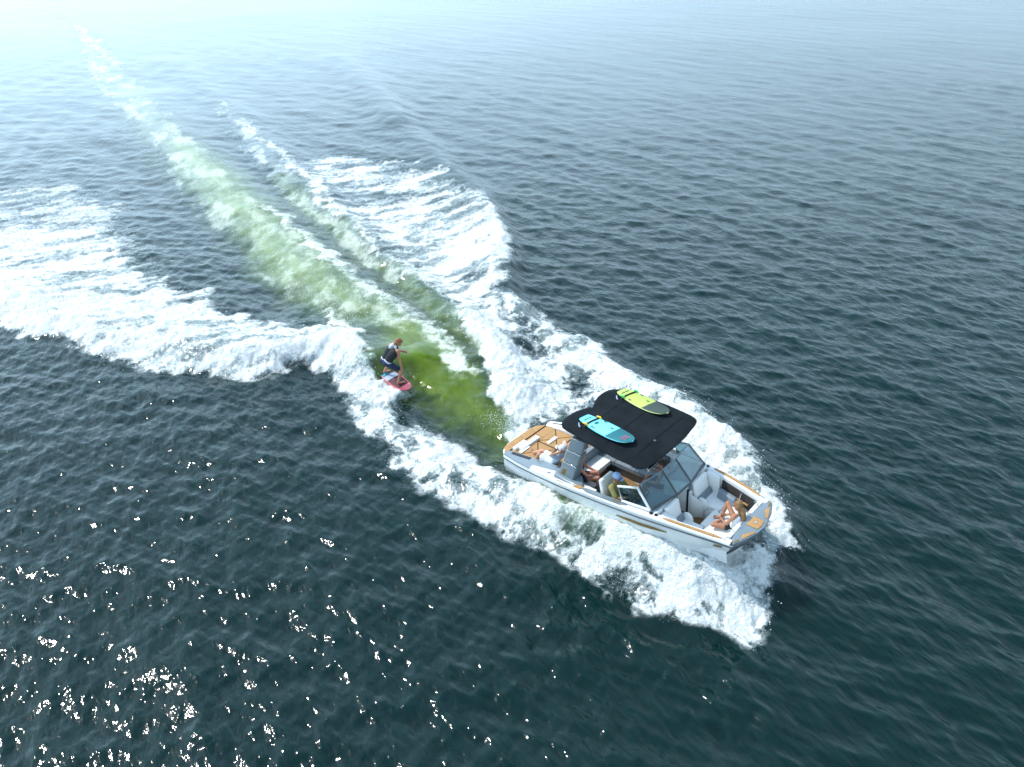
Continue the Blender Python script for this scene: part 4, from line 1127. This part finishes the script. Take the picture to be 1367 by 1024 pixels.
def person(label, J, Mx, skin, hair, hairstyle, clothes, cap=None, scale=1.0, female=False, group=None, look=None):
    """J: joints in metres, local frame. clothes: list of (name, kind, material)"""
    root = bpy.data.objects.new('person', None); COL.objects.link(root)
    root.matrix_world = Mx @ Matrix.Scale(scale, 4)
    tag(root, label, 'person', group)
    J = {k: Vector(v) for k, v in J.items()}
    g = .90 if female else 1.0
    pel, che, nek, hd = J['pelvis'], J['chest'], J['neck'], J['head']
    lat = (J['shl'] - J['shr']).normalized()
    plat_ = (J['hipl'] - J['hipr']).normalized()

    def torso(bm, e):
        w_ = .075 * g
        wl = pel.lerp(che, .5)
        for s in (-1, 1):
            capsule(bm, pel + plat_ * s * w_ * .95, wl + lat * s * w_ * .75, .105 * g + e, .095 * g + e)
            capsule(bm, wl + lat * s * w_ * .75, che + lat * s * w_ * 1.05, .095 * g + e, .108 * g + e)
        capsule(bm, J['shl'], J['shr'], .058 * g + e, .058 * g + e)
        capsule(bm, che, nek, .10 * g + e, .055 * g + e * .6)

    def arm(bm, s, e, upto=1.0):
        sh, el, wr = J['sh' + s], J['el' + s], J['wr' + s]
        if upto <= .5:
            capsule(bm, sh, sh.lerp(el, upto * 2), .056 * g + e, (.056 - .012 * upto * 2) * g + e)
            return
        capsule(bm, sh, el, .054 * g + e, .041 * g + e)
        capsule(bm, el, wr, .042 * g + e, .029 * g + e)

    def leg(bm, s, e, t1=1.0, t2=1.0):
        h_, k, a = J['hip' + s], J['kn' + s], J['an' + s]
        capsule(bm, h_, h_.lerp(k, t1), .086 * g + e, (.086 - .030 * t1) * g + e)
        if t1 >= 1:
            m_ = k.lerp(a, .3)
            capsule(bm, k, m_, .056 * g + e, .056 * g + e)
            capsule(bm, m_, k.lerp(a, t2), .056 * g + e, .036 * g + e)

    fwd = (look or lat.cross(Vector((0, 0, 1))) * -1)
    fwd = Vector(fwd).normalized()
    upv = (hd - nek).normalized()
    side = upv.cross(fwd).normalized(); fwd = side.cross(upv).normalized()
    hr = Matrix((fwd, side, upv)).transposed()

    def hp(x, y, z): return hd + hr @ Vector((x, y, z))
    bm = bmesh.new()
    torso(bm, 0)
    for s in 'lr':
        arm(bm, s, 0); leg(bm, s, 0)
        # hand: palm, four fingers, thumb
        wr, el = J['wr' + s], J['el' + s]
        d = (J.get('hand' + s, wr + (wr - el)) - wr).normalized()
        n = J['palm' + s].normalized() if 'palm' + s in J else (lat if s == 'l' else -lat)
        n = (n - d * n.dot(d)).normalized(); c = d.cross(n)
        pc = wr + d * .075
        for q in (-.024, -.008, .008, .024):
            capsule(bm, wr + c * q * .6, pc + c * q, .018, .015, 8)
        for q, ln in ((-.028, .055), (-.0095, .07), (.0095, .074), (.028, .062)):
            kn_ = pc + c * q * 1.1 + d * .012
            mid = kn_ + (d * .8 - n * .45).normalized() * ln * .55
            tip = mid + (d * .45 - n * .9).normalized() * ln * .5
            capsule(bm, kn_, mid, .0105, .0098, 8); capsule(bm, mid, tip, .0098, .0085, 8)
        tb = wr + d * .03 + c * (-.028)
        capsule(bm, tb, tb + (d * .6 - c * .8 - n * .2).normalized() * .04, .014, .011, 8)
        capsule(bm, tb + (d * .6 - c * .8 - n * .2).normalized() * .04, tb + (d * .95 - c * .65 - n * .5).normalized() * .072, .011, .009, 8)
        # foot
        a, toe = J['an' + s], J['toe' + s]
        fd = (toe - a); heel = a - Vector((fd.x, fd.y, 0)).normalized() * .03 + (toe - a) * 0
        low = toe.copy()
        capsule(bm, a, heel.lerp(low, .12) + Vector((0, 0, -.0)), .037, .034)
        cr = fd.cross(Vector((0, 0, 1))).normalized() if fd.cross(Vector((0, 0, 1))).length > .02 else lat
        for q in (-1, 0, 1):
            capsule(bm, a.lerp(toe, .15) + Vector((0, 0, -.01)), toe + cr * q * .024 - fd.normalized() * (.0 if q else -.012), .032, .021)
    # neck and head
    capsule(bm, nek - upv * .03, hd - upv * .05, .052 * g, .05 * g)
    ellipsoid(bm, hp(-.012, 0, .03), (.094, .074, .092), hr)
    ellipsoid(bm, hp(.012, 0, -.03), (.076, .062, .088), hr)
    ellipsoid(bm, hp(.048, 0, -.085), (.034, .036, .03), hr)
    capsule(bm, hp(.084, 0, .01), hp(.104, 0, -.028), .011, .015, 8)
    for s in (-1, 1):
        capsule(bm, hp(-.012, s * .076, .015), hp(-.008, s * .078, -.025), .016, .012, 8)
        capsule(bm, hp(.078, s * .018, .028), hp(.07, s * .045, .026), .012, .01, 8)
    body = remeshed('body', bm, .0105, skin, root, 1, .45)
    for s in (-1, 1):
        b2 = bmesh.new(); ellipsoid(b2, hp(.079, s * .030, .008), (.010, .014, .009), hr, 8)
        bm_obj('eye', b2, SK['eye'], body)
    b2 = bmesh.new(); ellipsoid(b2, hp(.082, 0, -.062), (.008, .022, .007), hr, 8)
    bm_obj('mouth', b2, SK['lip'], body)
    # hair
    b2 = bmesh.new()
    ellipsoid(b2, hp(-.024, 0, .046), (.096, .083, .092), hr)
    if hairstyle == 'short':
        ellipsoid(b2, hp(-.05, 0, -.01), (.062, .076, .07), hr)
    elif hairstyle == 'mop':
        ellipsoid(b2, hp(-.05, 0, -.03), (.066, .082, .10), hr)
        ellipsoid(b2, hp(.03, 0, .09), (.06, .062, .035), hr)
    elif hairstyle == 'long':
        ellipsoid(b2, hp(-.05, 0, -.02), (.066, .086, .10), hr)
        p = [hp(-.085, 0, -.06), hp(-.12, .02, -.18), hp(-.115, .035, -.30), hp(-.10, .04, -.40)]
        for a, b, r1, r2 in zip(p, p[1:], (.062, .058, .048), (.058, .048, .022)):
            capsule(b2, a, b, r1, r2)
        for s in (-1, 1):
            capsule(b2, hp(-.03, s * .075, -.0), hp(-.06, s * .07, -.15), .035, .028)
    if hairstyle: remeshed('hair', b2, .011, hair, root, 1, .5)
    else: b2.free()
    # clothes: same shapes, a little larger
    for nm, kind, mt in clothes:
        b2 = bmesh.new()
        if kind == 'tee':
            torso(b2, .014)
            for s in 'lr': arm(b2, s, .018, .42)
        elif kind == 'tank':
            wl = pel.lerp(che, .5)
            for s in (-1, 1):
                capsule(b2, pel.lerp(che, .12) + plat_ * s * .07 * g, wl + lat * s * .056 * g, .112 * g, .107 * g)
                capsule(b2, wl + lat * s * .056 * g, che + lat * s * .074 * g, .107 * g, .118 * g)
                capsule(b2, che + lat * s * .06 * g, nek + lat * s * .055 * g, .09 * g, .048 * g)
        elif kind == 'vest':
            wl = pel.lerp(che, .5)
            for s in (-1, 1):
                capsule(b2, pel.lerp(che, .28) + plat_ * s * .07, wl + lat * s * .064, .125, .130)
                capsule(b2, wl + lat * s * .064, che + lat * s * .085, .130, .138)
                capsule(b2, che + lat * s * .07, nek + lat * s * .075 - upv * .01, .105, .055)
        elif kind == 'collar':
            for s in (-1, 1):
                capsule(b2, nek + lat * s * .09 - upv * .02 - fwd * .03, nek + lat * s * .045 + upv * .03 - fwd * .05, .045, .035)
            capsule(b2, nek - fwd * .07 + upv * .02, nek.lerp(che, .55) - fwd * .105, .06, .055)
        elif kind == 'belt':
            c0 = pel.lerp(che, .16)
            for s in (-1, 1): capsule(b2, c0 + plat_ * s * .072, pel.lerp(che, .24) + plat_ * s * .07, .122, .122)
        elif kind == 'shorts':
            for s in (-1, 1): capsule(b2, pel + plat_ * s * .07 * g, pel.lerp(che, .22) + plat_ * s * .066 * g, .122 * g, .115 * g)
            for s in 'lr': leg(b2, s, .02, .72)
        elif kind == 'hotpants':
            for s in (-1, 1): capsule(b2, pel + plat_ * s * .07 * g, pel.lerp(che, .16) + plat_ * s * .062 * g, .118 * g, .108 * g)
            for s in 'lr': leg(b2, s, .014, .26)
        elif kind == 'knee_brace':
            a = J['knl'].lerp(J['anl'], .55); capsule(b2, a, J['knl'].lerp(J['anl'], .85), .056, .05)
        remeshed(nm, b2, .013, mt, root, 2, .5)
    if cap:
        b2 = bmesh.new()
        ellipsoid(b2, hp(-.018, 0, .058), (.106, .092, .092), hr, 20)
        cp = remeshed('cap', b2, .011, cap, root, 1, .5)
        q = []
        for k in range(9):
            t = -1.15 + 2.3 * k / 8
            q.append((.07 + .105 * math.cos(t) * 1.0, .088 * math.sin(t) / math.sin(1.15)))
        b3 = bmesh.new()
        up_ = [b3.verts.new(hp(x, y, .052 - .6 * y * y)) for x, y in q]; dn = [b3.verts.new(hp(x, y, .042 - .6 * y * y)) for x, y in q]
        b3.faces.new(up_); b3.faces.new(dn[::-1])
        for i in range(9): b3.faces.new((up_[i], dn[i], dn[(i + 1) % 9], up_[(i + 1) % 9]))
        bm_obj('brim', b3, cap, cp)
    return root


def on_boat(x, y, z, yaw): return BOAT_M @ Matrix.Translation((x, y, z)) @ Matrix.Rotation(yaw, 4, 'Z')


# Each local frame: +x is where the person faces, +y their left, origin on the seat below the pelvis.
# driver at the helm
person('driver in a blue cap and khaki shirt at the helm', dict(
    pelvis=(0, 0, .11), chest=(-.06, 0, .42), neck=(-.06, 0, .57), head=(-.02, 0, .70),
    shl=(-.06, .19, .52), shr=(-.06, -.19, .52), ell=(.10, .27, .30), elr=(.12, -.25, .30), wrl=(.30, .16, .32), wrr=(.33, -.12, .34),
    hipl=(.02, .09, .10), hipr=(.02, -.09, .10), knl=(.42, .13, .12), knr=(.42, -.12, .12), anl=(.45, .13, -.28), anr=(.45, -.12, -.28), toel=(.60, .14, -.33), toer=(.60, -.13, -.33)),
    on_boat(3.46, -.80, .73, R(4)), SK['tan'], SK['grey'], 'short', [('shirt', 'tee', SK['olive']), ('shorts', 'shorts', SK['navy'])], cap=SK['capblue'], look=(1, .05, -.1))

# woman sitting cross-legged in the bow, facing aft
person('woman with long blond hair sitting cross-legged in the bow', dict(
    pelvis=(0, 0, .10), chest=(-.06, -.02, .37), neck=(-.04, -.03, .52), head=(.0, -.04, .645),
    shl=(-.05, .15, .47), shr=(-.05, -.19, .47), ell=(.06, .24, .25), elr=(.12, -.23, .25), wrl=(.27, .12, .17), wrr=(.30, -.06, .20),
    hipl=(.03, .085, .09), hipr=(.03, -.085, .09), knl=(.33, .36, .12), knr=(.40, -.20, .40), anl=(.36, .02, .06), anr=(.44, -.06, .06), toel=(.42, -.10, .035), toer=(.55, .04, .03)),
    on_boat(6.10, -.03, .725, R(168)), SK['tan'], SK['blond'], 'long', [('tank_top', 'tank', SK['white']), ('shorts', 'hotpants', SK['denim'])], female=True, look=(1, .2, -.12))

# man lounging on the stern deck, hands behind his head
person('man in a pale cap lounging on the stern deck with hands behind his head', dict(
    pelvis=(0, 0, .11), chest=(-.16, 0, .34), neck=(-.23, 0, .46), head=(-.26, .0, .58),
    shl=(-.20, .18, .43), shr=(-.20, -.18, .43), ell=(-.16, .34, .58), elr=(-.16, -.34, .58), wrl=(-.31, .16, .60), wrr=(-.31, -.16, .60), handl=(-.36, .06, .61), handr=(-.36, -.06, .61),
    hipl=(.02, .09, .10), hipr=(.02, -.09, .10), knl=(.36, .14, .30), knr=(.40, -.10, .24), anl=(.50, .13, .05), anr=(.72, -.10, .06), toel=(.62, .16, .03), toer=(.80, -.12, .14)),
    on_boat(1.28, -.58, .735, R(186)), SK['light'], SK['grey'], 'short', [('shirt', 'tee', SK['pale']), ('shorts', 'shorts', SK['white'])], cap=SK['cap'], look=(.9, .3, -.25))

# passenger on the starboard lounge, mostly under the canopy
person('bare-legged passenger sitting on the starboard lounge behind the tower leg', dict(
    pelvis=(0, 0, .11), chest=(-.04, 0, .40), neck=(.0, 0, .55), head=(.04, .02, .68),
    shl=(-.02, .17, .49), shr=(-.02, -.17, .49), ell=(.10, .25, .26), elr=(.18, -.22, .28), wrl=(.30, .20, .17), wrr=(.36, -.08, .20),
    hipl=(.02, .09, .10), hipr=(.02, -.09, .10), knl=(.42, .10, .17), knr=(.44, -.16, .19), anl=(.46, .08, -.26), anr=(.40, -.14, -.24), toel=(.60, .08, -.31), toer=(.54, -.18, -.29)),
    on_boat(2.20, -.62, .69, R(35)), SK['brown'], SK['brownhair'], 'mop', [('vest', 'tank', SK['black']), ('shorts', 'hotpants', SK['navy'])], look=(.8, .6, -.1))

# passenger in white on the port seat by the windshield
person('passenger in a white top seated beside the port windshield under the canopy', dict(
    pelvis=(0, 0, .11), chest=(-.03, 0, .40), neck=(-.02, 0, .55), head=(.03, .0, .68),
    shl=(-.02, .16, .49), shr=(-.02, -.17, .49), ell=(.08, .26, .28), elr=(.14, -.25, .30), wrl=(.28, .16, .20), wrr=(.36, -.16, .32),
    hipl=(.02, .09, .10), hipr=(.02, -.09, .10), knl=(.42, .11, .14), knr=(.42, -.11, .14), anl=(.46, .1, -.28), anr=(.45, -.1, -.28), toel=(.60, .1, -.33), toer=(.60, -.1, -.33)),
    on_boat(3.98, .33, .70, R(196)), SK['brown'], SK['brownhair'], 'mop', [('shirt', 'tank', SK['white']), ('shorts', 'shorts', SK['denim'])], female=True, look=(1, .3, 0))
pseat = bm_obj('observer_seat', box_bm(3.76, 4.2, .12, .62, FZ, .56, .03), M['gel'], boat)
bm_obj('seat_cushion', box_bm(3.74, 4.2, .10, .64, .56, .69, .04, 3), M['vinyl'], pseat)

# ================================================================ surfer and board
kd = LAKE_CO[(np.abs(LAKE_CO[:, 0] - SURF_XY[0]) < .5) & (np.abs(LAKE_CO[:, 1] - SURF_XY[1]) < .5)]
A_ = np.c_[kd[:, 0] - SURF_XY[0], kd[:, 1] - SURF_XY[1], np.ones(len(kd))]
sol = np.linalg.lstsq(A_, kd[:, 2], rcond=None)[0]
nrm = Vector((-sol[0] * .7, -sol[1] * .7, 1)).normalized()
hd_ = Vector((math.cos(SURF_YAW), math.sin(SURF_YAW), 0)); hd_ = (hd_ - nrm * hd_.dot(nrm)).normalized()
pitch_up = R(3)
hd_ = (hd_ * math.cos(pitch_up) + nrm * math.sin(pitch_up)).normalized()
yv = nrm.cross(hd_).normalized(); zv = hd_.cross(yv)
SM = Matrix((hd_, yv, zv)).transposed().to_4x4()
SM.translation = Vector((SURF_XY[0], SURF_XY[1], float(sol[2]) + .02))
sb, shalf, stop = board('surfboard', 'pink and maroon wakesurf board under the riding surfer', 'surfboard', 1.55, .54, SM, bm_['pink'],
                        [('tail_pad', -.73, -.34, .92, bm_['bluepad']), ('deck_panel', -.33, -.08, .92, bm_['palepad']), ('traction_pad', -.07, .48, .90, bm_['maroon'])], nose=.36)
bm_obj('deck_stripe', box_bm(-.34, -.32, -.20, .20, stop(-.33, .4) - .004, stop(-.33, .4) + .012, 0), bm_['ink'], sb)
for y in (-.16, 0, .16):
    bm_obj('fin', hexa_bm([(-.73, y - .005, .02), (-.61, y - .005, .02), (-.61, y + .005, .02), (-.73, y + .005, .02)], [(-.75, y - .003, -.10), (-.71, y - .003, -.10), (-.71, y + .003, -.10), (-.75, y + .003, -.10)], 0), M['black'], sb)
UP = SM.copy()
# the rider stands square on the tilted board
t0 = SM.translation + zv * .04 - yv * .03
flat = Vector((hd_.x, hd_.y, 0)).normalized()
zz_, yy_, xx_ = zv, yv, hd_
SMP = Matrix((xx_, yy_, zz_)).transposed().to_4x4(); SMP.translation = t0
# local: +x along the board, +y towards the wave (the way the rider faces)
person('surfer in a black vest and navy shorts riding the boat wake', dict(
    pelvis=(-.03, -.20, .75), chest=(.06, .0, 1.06), neck=(.10, .09, 1.21), head=(.14, .18, 1.32),
    shl=(-.09, .05, 1.16), shr=(.26, .06, 1.15), ell=(-.12, .20, .90), elr=(.31, .05, .86), wrl=(.02, .36, .86), wrr=(.32, .09, .60), palml=(0, 1, 0), palmr=(0, 1, 0),
    hipl=(-.12, -.19, .73), hipr=(.07, -.19, .73), knl=(-.27, .10, .43), knr=(.25, .11, .44), anl=(-.40, -.04, .075), anr=(.27, -.05, .075), toel=(-.38, .14, .03), toer=(.32, .14, .03)),
    SMP, SK['brown'], SK['ginger'], 'mop', [('vest', 'vest', SK['black']), ('vest_collar', 'collar', SK['grip']), ('waistband', 'belt', SK['grip']), ('shorts', 'shorts', SK['navy'])], look=(.55, .8, -.15), scale=1.13)

# ================================================================ spray thrown up along the foam
def spray():
    r = np.random.default_rng(21)
    x, y, z = LAKE_CO.T
    dist = np.hypot(x, y)
    fp = lambda k, grow=0: sdf_poly(x[sel], y[sel], FOAM[k][0]) > -grow
    sel = np.where((LAKE_F > .16) & (dist < 60) & (x > -35))[0]
    f = LAKE_F[sel]
    area = dist[sel] ** 2.3
    wgt = area * (.25 + 1.6 * np.exp(-((f - .45) / .22) ** 2))
    lift = np.full(len(sel), .035)
    for k, b, l in (('stbd_core', 2.2, .14), ('bow_r', 4.5, .16), ('port_core', 2.5, .12), ('stern_wash', 2.0, .14), ('roller', 1.3, .09), ('splash_left', 4.0, .25), ('port_roller_edge', 1.5, .1), ('stbd_aft', 1.2, .06)):
        m = fp(k, .12)
        wgt[m] *= b; lift[m] = l
    n = 34000
    pick = r.choice(sel.size, n, p=wgt / wgt.sum())
    i = sel[pick]; lf = lift[pick]
    c = LAKE_CO[i].astype(np.float64).copy()
    hgt = r.exponential(1.0, n) * lf
    c[:, 2] += hgt
    j = r.normal(0, 1, (n, 2)) * (.05 + .5 * hgt[:, None])
    c[:, :2] += j
    # bow sheets: droplets fly outwards and forwards, off the leading edges
    B3 = np.array(BOAT_M)

    def fan(n_, p0, p1, out, reach, up):
        t = r.random(n_)[:, None]; p = np.array(p0) * (1 - t) + np.array(p1) * t
        s = r.random(n_)[:, None] ** .8
        o = np.array(out) + r.normal(0, .14, (n_, 2))
        q = np.zeros((n_, 3)); q[:, :2] = p + o * s * reach
        q[:, 2] = up * 4 * (s * (1.05 - s))[:, 0] * r.random(n_) + .04
        return q
    bx = lambda a, b: (B3 @ np.array([a, b, 0, 1]))[:2]
    dirs = lambda a, b: (B3[:2, :2] @ np.array([a, b]))
    fans = [fan(7000, bx(5.7, -.55), bx(3.9, -1.0), dirs(.2, -.97), 1.0, .34), fan(5200, bx(5.9, -.3), bx(5.3, -.7), dirs(.32, -.94), 1.35, .34),
            fan(2400, bx(5.9, .1), bx(5.0, .8), dirs(.5, .85), 1.1, .3), fan(1600, bx(6.2, -.1), bx(6.1, .3), dirs(.9, .35), .8, .25),
            fan(2600, bx(-.3, .9), bx(-.5, -.1), dirs(-.9, .25), 2.2, .4)]
    c = np.concatenate([c] + fans)
    n = len(c)
    rad = np.clip(r.lognormal(-5.05, .4, n), .003, .016)
    rad[34000:] *= .7
    base = np.array([(1, 0, 0), (-1, 0, 0), (0, 1, 0), (0, -1, 0), (0, 0, 1), (0, 0, -1)], float)
    tri = np.array([(0, 2, 4), (2, 1, 4), (1, 3, 4), (3, 0, 4), (2, 0, 5), (1, 2, 5), (3, 1, 5), (0, 3, 5)])
    sc = rad[:, None] * (1 + .5 * r.random((n, 3)))
    co = c[:, None, :] + base[None] * sc[:, None, :]
    fc = tri[None] + (np.arange(n) * 6)[:, None, None]
    co = co.reshape(-1, 3); fc = fc.reshape(-1, 3)
    me = bpy.data.meshes.new('spray')
    me.vertices.add(len(co)); me.vertices.foreach_set('co', co.astype(np.float32).ravel())
    me.loops.add(fc.size); me.loops.foreach_set('vertex_index', fc.astype(np.int32).ravel())
    me.polygons.add(len(fc)); me.polygons.foreach_set('loop_start', (np.arange(len(fc)) * 3).astype(np.int32))
    me.polygons.foreach_set('use_smooth', np.ones(len(fc), bool))
    me.update(calc_edges=True)
    me.materials.append(mat('spray_droplets', (.88, .91, .91), .4, var=.03))
    o = bpy.data.objects.new('spray', me); COL.objects.link(o)
    tag(o, 'white spray droplets thrown up along the wake', 'spray', kind='stuff')


spray()
